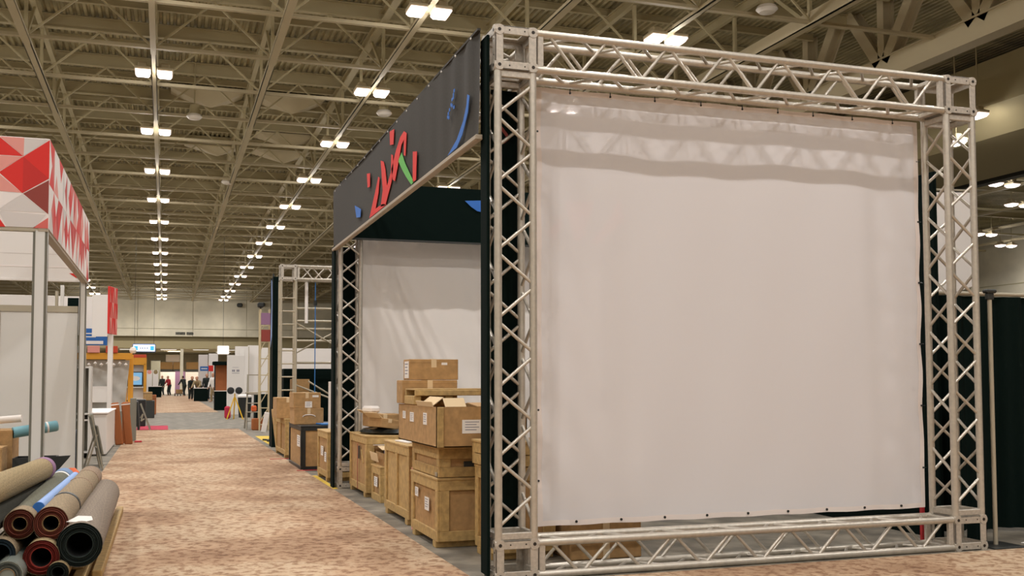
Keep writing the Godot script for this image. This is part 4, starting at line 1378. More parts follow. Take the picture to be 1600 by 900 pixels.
# ---------------------------------------------------------------- further booths down the left side
func build_left_row() -> void:
	# white counter
	var c := thing("white_counter", "white boxy counter beside the aisle behind the white booth", "counter", Vector3(-1.12, 0, -20.3))
	part("body", boxg(Vector3(0.4, 0.68, 3.0), 0.01, Vector3(0, 0.36, 0)), M.white_panel, c)
	part("top", boxg(Vector3(0.44, 0.025, 3.06), 0.006, Vector3(0, 0.715, 0)), M.white_print, c)
	part("plinth", boxg(Vector3(0.34, 0.03, 2.9), 0.0, Vector3(0, 0.015, 0)), M.dark_steel, c)
	# grey open cabinet
	c = thing("grey_cabinet", "tall open grey cabinet beside the white booth's rear post", "cabinet", Vector3(-1.3, 0, -19.0))
	c.position = Vector3(-1.36, 0, -18.4)
	for s in [-1.0, 1.0]:
		part("side", boxg(Vector3(0.04, 1.5, 0.4), 0.004, Vector3(s * 0.2, 0.75, 0)), M.glossy_panel, c)
	part("back", boxg(Vector3(0.4, 1.5, 0.02), 0.002, Vector3(0, 0.75, -0.19)), M.cabinet_grey, c)
	for y in [0.1, 0.62, 0.72, 1.48]:
		part("shelf", boxg(Vector3(0.4, 0.025, 0.38), 0.002, Vector3(0, y, 0)), M.glossy_panel, c)
	# folded chairs leaning
	var proto: Node3D
	var spots := [[Vector3(-1.0, 0, -15.9), 0.15, "folded metal chair leaning by the white booth's rear post"]]
	for s in spots:
		if proto == null:
			proto = thing("folding_chair", s[2], "chair", s[0], s[1])
			for k in [-1.0, 1.0]:
				var g := Geo.new()
				g.path([Vector3(0.16, 0.0, 0.2 * k), Vector3(0.0, 0.78, 0.2 * k)], 0.012, 8)
				part("front_leg", g, M.bare_steel, proto)
				g = Geo.new()
				g.path([Vector3(-0.06, 0.0, 0.17 * k), Vector3(0.08, 0.5, 0.18 * k)], 0.012, 8)
				part("rear_leg", g, M.bare_steel, proto)
			var g2 := Geo.new()
			g2.bar(Vector3(0.0, 0.76, -0.2), Vector3(0.0, 0.76, 0.2), 0.024, 0.024)
			g2.bar(Vector3(0.1, 0.3, -0.2), Vector3(0.1, 0.3, 0.2), 0.02, 0.02)
			part("cross_bar", g2, M.bare_steel, proto)
			var bas := Basis(Vector3(0, 0, 1), 0.2)
			var g3 := Geo.new()
			g3.box(Vector3(0.12, 0.42, 0), Vector3(0.025, 0.42, 0.36), bas, 0.008)
			part("seat", g3, M.cabinet_grey, proto)
			var g4 := Geo.new()
			g4.box(Vector3(0.03, 0.66, 0), Vector3(0.02, 0.16, 0.36), bas, 0.008)
			part("backrest", g4, M.cabinet_grey, proto)
	var lb := solo("folded_leaf", boxg(Vector3(0.035, 0.78, 0.42), 0.006, Vector3(0, 0.39, 0)), M.cabinet_grey, "flat grey folded table leaf leaning behind the folded metal chair", "table leaf", Vector3(-0.88, 0, -16.7), 0.1)
	lb.rotation.z = 0.2
	part("edge", boxg(Vector3(0.045, 0.02, 0.43), 0.002, Vector3(0, 0.01, 0)), M.bare_steel, lb)
	solo("navy_bag", boxg(Vector3(0.2, 0.55, 0.5), 0.04, Vector3(0, 0.275, 0)), M.navy_cloth, "dark navy case standing behind the leaning folded chairs", "case", Vector3(-1.22, 0, -16.2))
	# sign board on a post
	var t := thing("sign_post", "red and white triangle sign panel on a white post left of the aisle", "sign", Vector3(-1.1, 0, -23.0))
	part("post", boxg(Vector3(0.09, 2.3, 0.09), 0.006, Vector3(0.02, 1.15, 0)), M.white_panel, t)
	part("panel", boxg(Vector3(0.04, 0.98, 0.62), 0.004, Vector3(0.05, 2.72, -0.0)), M.salmon_print, t)
	part("side_panel", boxg(Vector3(0.3, 0.86, 0.04), 0.004, Vector3(-0.12, 2.6, 0.3)), M.white_panel, t)
	var cells := [["red_print", 0.0], ["salmon_print", 0.33], ["pink_print", 0.66]]
	for k in 3:
		for j in 4:
			var z0: float = 0.3 - j * 0.15
			var y0: float = 3.2 - k * 0.32
			var g := Geo.new()
			g.prism(PackedVector2Array([Vector2(z0, y0), Vector2(z0 - 0.148, y0), Vector2(z0 - (0.148 if (j + k) % 2 == 0 else 0.0), y0 - 0.31)]), 0.004, Transform3D(Basis(Vector3(0, 0, 1), Vector3(0, 1, 0), Vector3(-1, 0, 0)), Vector3(0.076, 0, 0)))
			part("printed_triangle", g, M[["red_print", "red_print", "pink_print"][(k + j) % 3]], t)
	var fr := Geo.new()
	fr.prism(P2([0.03, 3.2, 0.07, 3.2, 0.07, 2.24, 0.03, 2.24]), 0.004, Transform3D(Basis(), Vector3(0, 0, 0.311)))
	part("printed_edge", fr, M.red_print, t)
	t.rotation.y = -0.2
	# blue sign with white lines
	t = thing("blue_sign", "square blue sign with white lines above the grey cabinet", "sign", Vector3(-1.42, 2.03, -23.9))
	part("panel", boxg(Vector3(0.46, 0.36, 0.03), 0.003, Vector3(0, 0.18, 0)), M.sign_blue, t)
	var g := Geo.new()
	g.bx(-0.2, 0.05, 0.24, 0.262, 0.014, 0.018)
	g.bx(-0.2, 0.0, 0.17, 0.192, 0.014, 0.018)
	part("lettering", g, M.paper, t)
	part("lower_band", boxg(Vector3(0.34, 0.07, 0.004), 0.001, Vector3(-0.02, 0.06, 0.017)), M.paper, t)
	part("bracket", boxg(Vector3(0.03, 2.06, 0.03), 0.002, Vector3(-0.2, -1.0, -0.03)), M.dull_aluminium, t)
	solo("white_fascia", boxg(Vector3(1.2, 0.85, 0.04), 0.004, Vector3(0, 0.42, 0)), M.white_panel, "white fascia panel behind the blue sign", "fascia", Vector3(-1.75, 2.28, -24.6))
	part("leg", boxg(Vector3(0.05, 2.3, 0.05), 0, Vector3(-0.5, -1.15, 0)), M.white_panel, get_node("white_fascia"))
	# yellow kiosk with slanted grey panel
	t = thing("yellow_kiosk", "yellow framed kiosk with a slanted grey stone-like panel, left of the aisle", "kiosk", Vector3(-1.5, 0, -26.2))
	part("header", boxg(Vector3(1.5, 0.15, 0.12), 0.006, Vector3(0, 1.85, 0)), M.kiosk_yellow, t)
	part("post", boxg(Vector3(0.12, 1.9, 0.12), 0.006, Vector3(0.72, 0.95, -0.3)), M.kiosk_yellow, t)
	part("post", boxg(Vector3(0.12, 1.9, 0.12), 0.006, Vector3(-0.72, 0.95, 0)), M.kiosk_yellow, t)
	part("base", boxg(Vector3(1.4, 0.55, 0.5), 0.01, Vector3(0, 0.275, -0.3)), M.cabinet_grey, t)
	g = Geo.new()
	g.grid(24, 18, func(u: float, v: float) -> Vector3: return Vector3(-0.68 + u * (1.28 + 0.1 * v), 0.58 + v * 1.18, -0.25 + v * 0.18 + 0.03 * sin(u * 17.0 + v * 4.0) * sin(v * 14.0)))
	part("rock_panel", g, M.grey_rock, t)
	part("pale_panel", boxg(Vector3(0.62, 0.38, 0.02), 0.002, Vector3(-0.1, 0.95, -0.08)), M.white_panel, t)
	for k in 3:
		part("top_box", boxg(Vector3(0.26, 0.16, 0.2), 0.006, Vector3(-0.5 + k * 0.4, 2.01, 0)), [M.white_panel, M.pink_print, M.kiosk_red][k], t)
	g = Geo.new()
	for k in 10:
		g.lathe([Vector2(0.0, 0.05), Vector2(0.045, 0.0), Vector2(0.0, -0.05)], 7, Transform3D(Basis(), Vector3(-0.6 + k * 0.135, 1.68 - 0.03 * (k % 2), 0.02)))
	part("grey_bulbs", g, M.white_panel, t)
	var bl := thing("round_lamp", "white round lamp on the end of the yellow kiosk", "lamp", Vector3(-0.74, 1.9, -26.6))
	g = Geo.new()
	g.lathe([Vector2(0, 0.02), Vector2(0.06, 0.04), Vector2(0.085, 0.1), Vector2(0.06, 0.17), Vector2(0, 0.19)], 14, Transform3D())
	part("globe", g, M.dome_glass, bl)
	part("stem", tubeg(Vector3(0, -0.06, 0), Vector3(0, 0.03, 0), 0.02), M.dark_steel, bl)
	# second kiosk with a screen
	t = thing("orange_kiosk", "orange framed kiosk with red top band down the left side", "kiosk", Vector3(-1.05, 0, -40.2))
	part("header", boxg(Vector3(0.72, 0.28, 0.3), 0.01, Vector3(0.05, 2.0, 0)), M.kiosk_yellow, t)
	part("red_band", boxg(Vector3(0.7, 0.12, 0.31), 0.01, Vector3(0.05, 2.18, 0)), M.kiosk_red, t)
	for s in [-0.3, 0.36]:
		part("post", boxg(Vector3(0.1, 1.9, 0.3), 0.006, Vector3(s, 0.95, 0)), M.kiosk_yellow, t)
	part("back", boxg(Vector3(0.6, 1.8, 0.04), 0.002, Vector3(0.03, 0.95, -0.13)), M.white_panel, t)
	part("shelf", boxg(Vector3(0.6, 0.04, 0.3), 0.002, Vector3(0.03, 1.05, 0)), M.white_panel, t)
	t = thing("television", "blue glowing television on the shelf of the orange kiosk", "television", Vector3(-1.02, 1.07, -40.1))
	part("case", boxg(Vector3(0.52, 0.52, 0.18), 0.01, Vector3(0, 0.28, 0)), M.black_plastic, t)
	part("tv_screen", boxg(Vector3(0.46, 0.44, 0.008), 0.001, Vector3(0, 0.29, 0.092)), M.tv_screen, t)
	g = Geo.new()
	g.lathe([Vector2(0.0, 0.002), Vector2(0.11, 0.0), Vector2(0.11, -0.002)], 16, Transform3D(Basis(Vector3(1, 0, 0), PI / 2).scaled(Vector3(1.5, 0.8, 1)), Vector3(0, 0.3, 0.098)))
	part("picture", g, M.white_panel, t)
	var al := AreaLight3D.new()
	al.name = "tv_light"
	al.area_size = Vector2(0.44, 0.42)
	al.light_color = Color(0.5, 0.75, 1.0)
	al.light_energy = 0.12
	al.shadow_enabled = true
	al.rotation.y = PI
	al.position = Vector3(0, 0.29, 0.105)
	t.add_child(al)
	# brown boards leaning together
	var bp: Node3D
	var bs := [[Vector3(-0.83, 0, -21.9), -0.16, "left brown board of the three leaning beside the white counter"], [Vector3(-0.66, 0, -22.0), 0.1, "right brown board of the three leaning, crossing the others"], [Vector3(-0.72, 0, -22.35), -0.03, "rear brown board of the three leaning beside the white counter"]]
	for b in bs:
		if bp == null:
			bp = solo("brown_board", boxg(Vector3(0.15, 0.84, 0.1), 0.02, Vector3(0, 0.42, 0)), M.brown_panel, b[2], "board", b[0], 0, "brown boards leaning together")
			part("tape", boxg(Vector3(0.155, 0.02, 0.105), 0.0, Vector3(0, 0.8, 0)), M.paper, bp)
		else:
			copy(bp, b[0], 0, b[2])
		bp.rotation.z = 0.0
	get_node("brown_board").rotation.z = 0.12
	get_node("brown_board_001").rotation.z = 0.1
	get_node("brown_board_002").rotation.z = 0.02
	solo("olive_board", boxg(Vector3(0.12, 0.9, 0.3), 0.01, Vector3(0, 0.45, 0)), M.cabinet_grey, "olive grey board standing behind the leaning brown boards", "board", Vector3(-0.62, 0, -23.2))
	solo("red_scrap", boxg(Vector3(0.14, 0.03, 0.2), 0.01, Vector3(0, 0.015, 0)), M.red_paint, "small red scrap on the floor beside the brown boards", "scrap", Vector3(-0.5, 0.008, -22.6))
	# stack of black folded tables
	t = thing("folded_table", "black folded table leaning with open legs beside the aisle", "table", Vector3(-0.62, 0, -28.6))
	part("tabletop", boxg(Vector3(0.05, 0.72, 0.9), 0.01, Vector3(0, 0.38, 0)), M.black_plastic, t).rotation.z = 0.08
	for s in [-1.0, 1.0]:
		part("leg", tubeg(Vector3(0.03, 0.68, 0.35 * s), Vector3(0.28, 0.0, 0.4 * s), 0.014, 8), M.bare_steel, t)
	g = Geo.new()
	g.path([Vector3(0.04, 0.32, 0.42), Vector3(0.1, 0.42, 0.44), Vector3(0.06, 0.24, 0.45), Vector3(0.14, 0.3, 0.45)], 0.02, 6)
	part("hinge", g, M.bare_steel, t)
	for q in [["black case on the floor beyond the folded black table", Vector3(-0.75, 0, -31.0), Vector3(0.5, 0.75, 0.6), "black_plastic"], ["dark trolley case further along the left side of the aisle", Vector3(-0.55, 0, -38.0), Vector3(0.45, 0.6, 0.6), "dark_steel"], ["brown carton on the dark trolley case", Vector3(-0.55, 0.6, -38.0), Vector3(0.3, 0.3, 0.4), "cardboard"], ["brown upright carton by the orange kiosk post", Vector3(-0.45, 0, -42.0), Vector3(0.3, 0.75, 0.4), "brown_panel"]]:
		var cs := solo("storage_case", boxg(q[2], 0.02, Vector3(0, q[2].y / 2, 0)), M[q[3]], q[0], "case", q[1])
		part("lid_line", boxg(Vector3(q[2].x + 0.006, 0.012, q[2].z + 0.006), 0, Vector3(0, q[2].y * 0.8, 0)), M.dark_steel, cs)
	solo("red_mat", boxg(Vector3(0.8, 0.006, 2.6), 0, Vector3(0, 0.003, 0)), M.red_mat, "flat red mat on the grey strip at the left of the aisle", "mat", Vector3(-0.3, 0.0, -29.7))
	# light box signs hung over the aisle
	t = thing("light_box_sign", "glowing blue and white light box sign hanging over the left of the aisle", "sign", Vector3(-1.1, 2.86, -60.0))
	part("housing", boxg(Vector3(1.2, 0.46, 0.18), 0.05, Vector3(0, 0.23, 0)), M.sign_blue, t)
	part("sign_face", boxg(Vector3(1.12, 0.36, 0.02), 0.005, Vector3(0, 0.23, 0.09)), M.sign_glow_white, t)
	for q in [-1.0, 1.0]:
		part("blue_block", boxg(Vector3(0.2, 0.24, 0.012), 0.01, Vector3(q * 0.42, 0.22, 0.103)), M.sign_glow_blue, t)
	part("sign_text_field", boxg(Vector3(0.56, 0.26, 0.01), 0.003, Vector3(0, 0.23, 0.103)), M.sign_glow_white, t)
	g = Geo.new()
	for k in 5:
		g.bx(-0.2 + k * 0.09, -0.155 + k * 0.09, 0.18, 0.28, 0.107, 0.111)
	part("lettering", g, M.blue_print, t)
	for s in [-1.0, 1.0]:
		part("cable", tubeg(Vector3(s * 0.5, 0.46, 0), Vector3(s * 0.5, 6.4, 0), 0.008, 5), M.dark_steel, t)
	al = AreaLight3D.new()
	al.name = "sign_light"
	al.area_size = Vector2(1.1, 0.36)
	al.light_color = Color(0.6, 0.85, 1.0)
	al.light_energy = 0.4
	al.shadow_enabled = true
	al.rotation.y = PI
	al.position = Vector3(0, 0.23, 0.12)
	t.add_child(al)
	t = thing("light_box_sign", "small white light box sign hanging over the right of the aisle", "sign", Vector3(3.0, 2.72, -58.65))
	part("housing", boxg(Vector3(0.64, 0.5, 0.16), 0.05, Vector3(0, 0.25, 0)), M.white_panel, t)
	part("sign_face", boxg(Vector3(0.58, 0.42, 0.02), 0.005, Vector3(0, 0.25, 0.08)), M.sign_glow_white, t)
	part("cable", tubeg(Vector3(0, 0.5, 0), Vector3(0, 6.5, 0), 0.008, 5), M.dark_steel, t)
	al = al.duplicate()
	al.light_color = Color(1, 0.97, 0.9)
	al.area_size = Vector2(0.56, 0.4)
	al.position = Vector3(0, 0.25, 0.11)
	t.add_child(al)

# ---------------------------------------------------------------- further booths down the right side
func ladder_truss(t: Node3D, at: Vector3, w: float, h: float, step: float, m: Material) -> void:
	var up := tubeg(Vector3.ZERO, Vector3(0, h, 0), 0.024, 10).mesh()
	for sx in [-1.0, 1.0]:
		for sz in [-1.0, 1.0]:
			part("upright", up, m, t).position = at + Vector3(sx * w / 2, 0, sz * w / 2)
	var rung := tubeg(Vector3(-w / 2, 0, 0), Vector3(w / 2, 0, 0), 0.013, 8).mesh()
	var rung2 := tubeg(Vector3(0, 0, -w / 2), Vector3(0, 0, w / 2), 0.013, 8).mesh()
	for k in int(h / step):
		part("rung", rung, m, t).position = at + Vector3(0, 0.15 + k * step, w / 2)
		part("rung", rung2, m, t).position = at + Vector3(-w / 2, 0.15 + k * step, 0)

func build_right_row() -> void:
	# tower and top truss of the next booth
	var t := thing("truss_tower", "silver ladder truss tower of the next booth behind the rear column", "truss", Vector3(2.08, 0, -18.9))
	ladder_truss(t, Vector3.ZERO, 0.26, 3.05, 0.235, M.dull_aluminium)
	corner_block("silver corner cube on the ladder truss tower of the next booth", Vector3(2.08, 3.2, -18.9), Vector3(0.29, 0.28, 0.29))
	truss("truss_beam", "silver top truss of the next booth, going right behind the rear column", Vector3(2.23, 3.2, -18.9), Basis(Vector3(0, 0, -1), Vector3(1, 0, 0), Vector3(0, -1, 0)), 4.2, 0.29, 0.28, 18, "", 0.024, 0.011)
	# dark cover with pale blue strip
	t = thing("tall_banner", "tall narrow dark banner with a pale blue strip beside the ladder tower", "banner", Vector3(1.97, 0.0, -20.3))
	part("cloth", boxg(Vector3(0.14, 3.25, 0.5), 0.01, Vector3(0.03, 1.62, 0)), M.black_cloth, t)
	var g := Geo.new()
	g.prism(P2([-0.1, 1.9, 0.16, 2.1, 0.2, 2.7, 0.1, 3.15, -0.02, 3.2, 0.06, 2.7]), 0.004, Transform3D(Basis(Vector3(0, 0, 1), Vector3(0, 1, 0), Vector3(-1, 0, 0)), Vector3(-0.044, 0, 0)))
	part("blue_strip", g, M.foam_blue, t)
	part("pole", tubeg(Vector3(-0.03, 0, 0.2), Vector3(-0.03, 3.3, 0.2), 0.018, 8), M.dark_steel, t)
	# scaffold bars
	t = thing("scaffold", "bare metal scaffold frame inside the next booth", "scaffold", Vector3(2.3, 0, -20.0))
	for y in [2.02, 2.25, 2.4, 2.64, 1.6]:
		part("rail", tubeg(Vector3(0, y, 0), Vector3(2.6, y, 0), 0.022, 8), M.dull_aluminium, t)
	for x in [0.02, 1.25, 2.58]:
		part("upright", tubeg(Vector3(x, 0, 0), Vector3(x, 2.66, 0), 0.022, 8), M.dull_aluminium, t)
	part("brace", tubeg(Vector3(0, 2.4, 0.02), Vector3(1.2, 1.7, 0.02), 0.014, 8), M.dull_aluminium, t)
	part("brace", tubeg(Vector3(0, 1.75, -0.02), Vector3(0.9, 2.25, -0.02), 0.014, 8), M.dull_aluminium, t)
	part("brace", tubeg(Vector3(0.0, 1.2, 0.03), Vector3(0.9, 0.85, 0.03), 0.016, 8), M.dull_aluminium, t)
	part("brace", tubeg(Vector3(0.3, 1.25, -0.03), Vector3(1.1, 0.75, -0.03), 0.016, 8), M.dull_aluminium, t)
	t = thing("hanging_rope", "blue rope hanging with a dark clip inside the next booth", "rope", Vector3(2.58, 1.0, -18.95))
	part("rope", tubeg(Vector3.ZERO, Vector3(0, 2.05, 0), 0.009, 8), M.blue_paint, t)
	part("clip", tubeg(Vector3(0, 1.62, 0), Vector3(0, 1.72, 0), 0.03, 8), M.black_plastic, t)
	part("counterweight", boxg(Vector3(0.06, 0.1, 0.06), 0.01, Vector3(0, -0.05, 0)), M.black_plastic, t)
	solo("hanging_tube", tubeg(Vector3(0, 0, 0), Vector3(0, 0.75, 0), 0.03, 10), M.white_panel, "white tube hanging from the next booth's top truss", "tube", Vector3(2.42, 2.3, -18.95))
	solo("dark_counter", boxg(Vector3(2.4, 1.5, 0.5), 0.01, Vector3(0, 0.75, 0)), M.black_cloth, "long black draped counter inside the next booth", "counter", Vector3(3.45, 0, -21.3))
	solo("brown_box", boxg(Vector3(0.34, 0.34, 0.3), 0.006, Vector3(0, 0.17, 0)), M.cardboard, "brown carton beside the black counter in the next booth", "box", Vector3(2.5, 0.95, -20.5))
	part("stand", boxg(Vector3(0.3, 0.95, 0.3), 0.006, Vector3(0, -0.475, 0)), M.black_plastic, get_node("brown_box"))
	solo("white_wall", boxg(Vector3(4.5, 2.0, 0.05), 0.004, Vector3(0, 1.0, 0)), M.white_panel, "white partition behind the scaffold of the next booth", "partition", Vector3(4.6, 0, -24.0))
	# slim tower with gold-lit lattice further on
	t = thing("lattice_tower", "slim tan lattice tower standing left of the ladder truss tower", "tower", Vector3(2.42, 0, -27.2))
	ladder_truss(t, Vector3.ZERO, 0.24, 3.1, 0.42, M.roof_steel_light)
	for k in 6:
		part("brace", tubeg(Vector3(-0.12, 0.2 + k * 0.46, 0.12), Vector3(0.12, 0.62 + k * 0.46, 0.12), 0.012, 6), M.roof_steel_light, t)
	part("purple_card", boxg(Vector3(0.26, 0.3, 0.02), 0.002, Vector3(0.02, 2.85, 0.14)), M.pile_violet, t)
	part("red_card", boxg(Vector3(0.24, 0.3, 0.02), 0.002, Vector3(0.02, 2.42, 0.14)), M.red_dark, t)
	var sp := thing("speaker_lamp", "dark lamp head on top of the slim lattice tower", "lamp head", Vector3(2.3, 3.1, -27.1))
	part("head", boxg(Vector3(0.16, 0.13, 0.2), 0.03, Vector3(0, 0.1, 0)), M.black_plastic, sp)
	part("bracket", tubeg(Vector3.ZERO, Vector3(0, 0.06, 0), 0.02), M.dark_steel, sp)
	# step ladder with platform
	t = thing("step_ladder", "grey step ladder with a work platform at the right of the aisle", "ladder", Vector3(2.22, 0, -28.0))
	for s in [-1.0, 1.0]:
		part("rail", tubeg(Vector3(s * 0.19, 0, 0.25), Vector3(s * 0.15, 1.42, -0.1), 0.02, 8), M.bare_steel, t)
		part("rear_leg", tubeg(Vector3(s * 0.19, 0, -0.5), Vector3(s * 0.15, 0.95, -0.1), 0.018, 8), M.bare_steel, t)
	for k in 4:
		part("tread", boxg(Vector3(0.36, 0.025, 0.1), 0.004, Vector3(0, 0.22 + k * 0.23, 0.2 - k * 0.057)), M.bare_steel, t)
	part("platform", boxg(Vector3(0.4, 0.03, 0.4), 0.004, Vector3(0, 0.95, -0.1)), M.dull_aluminium, t)
	part("top_bar", boxg(Vector3(0.34, 0.03, 0.03), 0.004, Vector3(0, 1.42, -0.1)), M.bare_steel, t)
	solo("red_cloth", boxg(Vector3(0.14, 0.16, 0.1), 0.04, Vector3(0, 0.08, 0)), M.orange_plastic, "orange red cloth bundle on the lower step of the ladder", "bundle", Vector3(2.22, 0.46, -27.86))
	solo("wicker_box", boxg(Vector3(0.3, 0.3, 0.3), 0.02, Vector3(0, 0.15, 0)), M.brown_panel, "brown basket on the floor beneath the step ladder", "basket", Vector3(2.28, 0, -27.4))
	solo("white_slab", boxg(Vector3(0.12, 0.5, 0.06), 0.01, Vector3(0, 0.25, 0)), M.white_panel, "white slab leaning on the slim lattice tower", "slab", Vector3(2.3, 0, -26.0)).rotation.z = -0.18
	solo("dark_table", boxg(Vector3(1.3, 0.9, 0.6), 0.01, Vector3(0, 0.45, 0)), M.black_cloth, "black draped table between the ladder and the lattice tower", "table", Vector3(3.0, 0, -29.3))
	# yellow tape areas
	solo("floor_tape", boxg(Vector3(0.3, 0.003, 3.4), 0, Vector3(0, 0.0015, 0)), M.yellow_tape, "yellow patch of tape on the floor before the lattice tower", "tape", Vector3(2.12, 0, -22.6))
	solo("floor_tape", boxg(Vector3(0.06, 0.003, 1.8), 0, Vector3(0, 0.0015, 0)), M.yellow_tape, "thin yellow tape line on the floor beside the crate with white sheets", "tape", Vector3(1.888, 0, -12.95))
	for q in [[-14.6, 1.9], [-16.9, 1.75]]:
		solo("red_strap", boxg(Vector3(0.3, 0.006, 0.05), 0, Vector3(0, 0.003, 0)), M.red_paint, "red strap end on the floor %s the black edged crate" % ("in front of" if q[0] > -15 else "behind"), "strap", Vector3(q[1], 0.008, q[0]))
	g = Geo.new()
	g.path([Vector3(0, 0.02, 0), Vector3(0.12, 0.02, 0.2), Vector3(0.05, 0.02, 0.45), Vector3(0.2, 0.02, 0.6), Vector3(0.1, 0.02, 0.8), Vector3(0.25, 0.02, 0.9)], 0.02, 6)
	solo("black_cable", g, M.black_plastic, "tangle of black cable on the yellow floor tape", "cable", Vector3(1.98, 0.003, -22.4))
	# twin work light on a yellow tripod
	t = thing("work_light", "twin black work light on a yellow tripod at the right of the aisle", "work light", Vector3(2.2, 0, -35.4))
	for k in 3:
		var a := TAU * k / 3.0 + 0.5
		part("leg", tubeg(Vector3(0.02 * cos(a), 0.72, 0.02 * sin(a)), Vector3(0.3 * cos(a), 0.0, 0.3 * sin(a)), 0.02, 8), M.yellow_paint, t)
	part("mast", tubeg(Vector3(0, 0.45, 0), Vector3(0, 0.85, 0), 0.02, 8), M.yellow_paint, t)
	for s in [-1.0, 1.0]:
		g = Geo.new()
		g.lathe([Vector2(0, -0.08), Vector2(0.09, -0.07), Vector2(0.12, 0.0), Vector2(0.11, 0.06), Vector2(0, 0.07)], 16, Transform3D(Basis(Vector3(1, 0, 0), PI / 2), Vector3(s * 0.13, 0.95, 0)))
		part("lamp_head", g, M.black_plastic, t)
	solo("red_bag", boxg(Vector3(0.2, 0.42, 0.2), 0.05, Vector3(0, 0.21, 0)), M.red_mat, "dark red bag behind the yellow tripod", "bag", Vector3(2.02, 0, -36.2))
	t = thing("black_bin", "black round bin beside the yellow tripod", "bin", Vector3(2.65, 0, -37.2))
	g = Geo.new()
	g.lathe([Vector2(0, 0), Vector2(0.2, 0), Vector2(0.24, 0.72), Vector2(0.22, 0.72), Vector2(0.19, 0.05)], 20, Transform3D())
	part("body", g, M.black_plastic, t)
	g = Geo.new()
	g.lathe([Vector2(0.25, 0.7), Vector2(0.25, 0.76), Vector2(0.14, 0.8), Vector2(0.0, 0.78)], 20, Transform3D())
	part("liner", g, M.paper, t)
	# white wall panels
	t = thing("white_panel_wall", "white wall panel with small blue lettering at the right of the aisle", "wall panel", Vector3(2.54, 0, -40.5))
	part("panel", boxg(Vector3(0.64, 2.25, 0.06), 0.006, Vector3(0, 1.125, 0)), M.white_panel, t)
	g = Geo.new()
	for k in 5:
		if k != 2:
			g.bx(-0.13 + k * 0.055, -0.09 + k * 0.055, 1.62, 1.7, 0.031, 0.034)
	g.bx(-0.14, 0.14, 1.56, 1.575, 0.031, 0.034)
	g.bx(-0.12, 0.1, 1.78, 1.79, 0.031, 0.034)
	part("lettering", g, M.ink, t)
	var i := 0
	for q in [[3.0, -44.0, 0.55, 2.7], [3.5, -44.2, 0.5, 2.75], [3.95, -44.0, 0.4, 2.65]]:
		t = thing("white_partition_panel", ["left", "middle", "right"][i] + " white partition panel of the group behind the lattice tower", "wall panel", Vector3(q[0], 0, q[1]))
		part("panel", boxg(Vector3(q[2], q[3], 0.05), 0.005, Vector3(0, q[3] / 2, 0)), M.white_panel, t)
		part("frame", boxg(Vector3(0.03, q[3], 0.07), 0.003, Vector3(q[2] / 2, q[3] / 2, 0)), M.dull_aluminium, t)
		i += 1
	part("white_sheet", boxg(Vector3(0.2, 0.9, 0.03), 0.003, Vector3(0, 2.15, 0.045)), M.paper, get_node("white_partition_panel"))
	# black kiosk
	t = thing("black_kiosk", "black kiosk with canopy and brown inner wall at the right of the aisle", "kiosk", Vector3(2.35, 0, -47.2))
	part("canopy", boxg(Vector3(0.75, 0.16, 0.8), 0.02, Vector3(0, 2.05, 0)), M.black_cloth, t)
	for s in [-1.0, 1.0]:
		part("post", boxg(Vector3(0.06, 2.0, 0.06), 0.004, Vector3(s * 0.28, 1.0, 0.2)), M.black_plastic, t)
	part("inner_wall", boxg(Vector3(0.5, 1.2, 0.04), 0.004, Vector3(0.02, 1.4, -0.2)), M.brown_panel, t)
	part("counter", boxg(Vector3(0.6, 0.82, 0.6), 0.01, Vector3(0.02, 0.41, 0)), M.black_cloth, t)
	part("counter_top", boxg(Vector3(0.64, 0.03, 0.64), 0.004, Vector3(0.02, 0.84, 0)), M.white_panel, t)

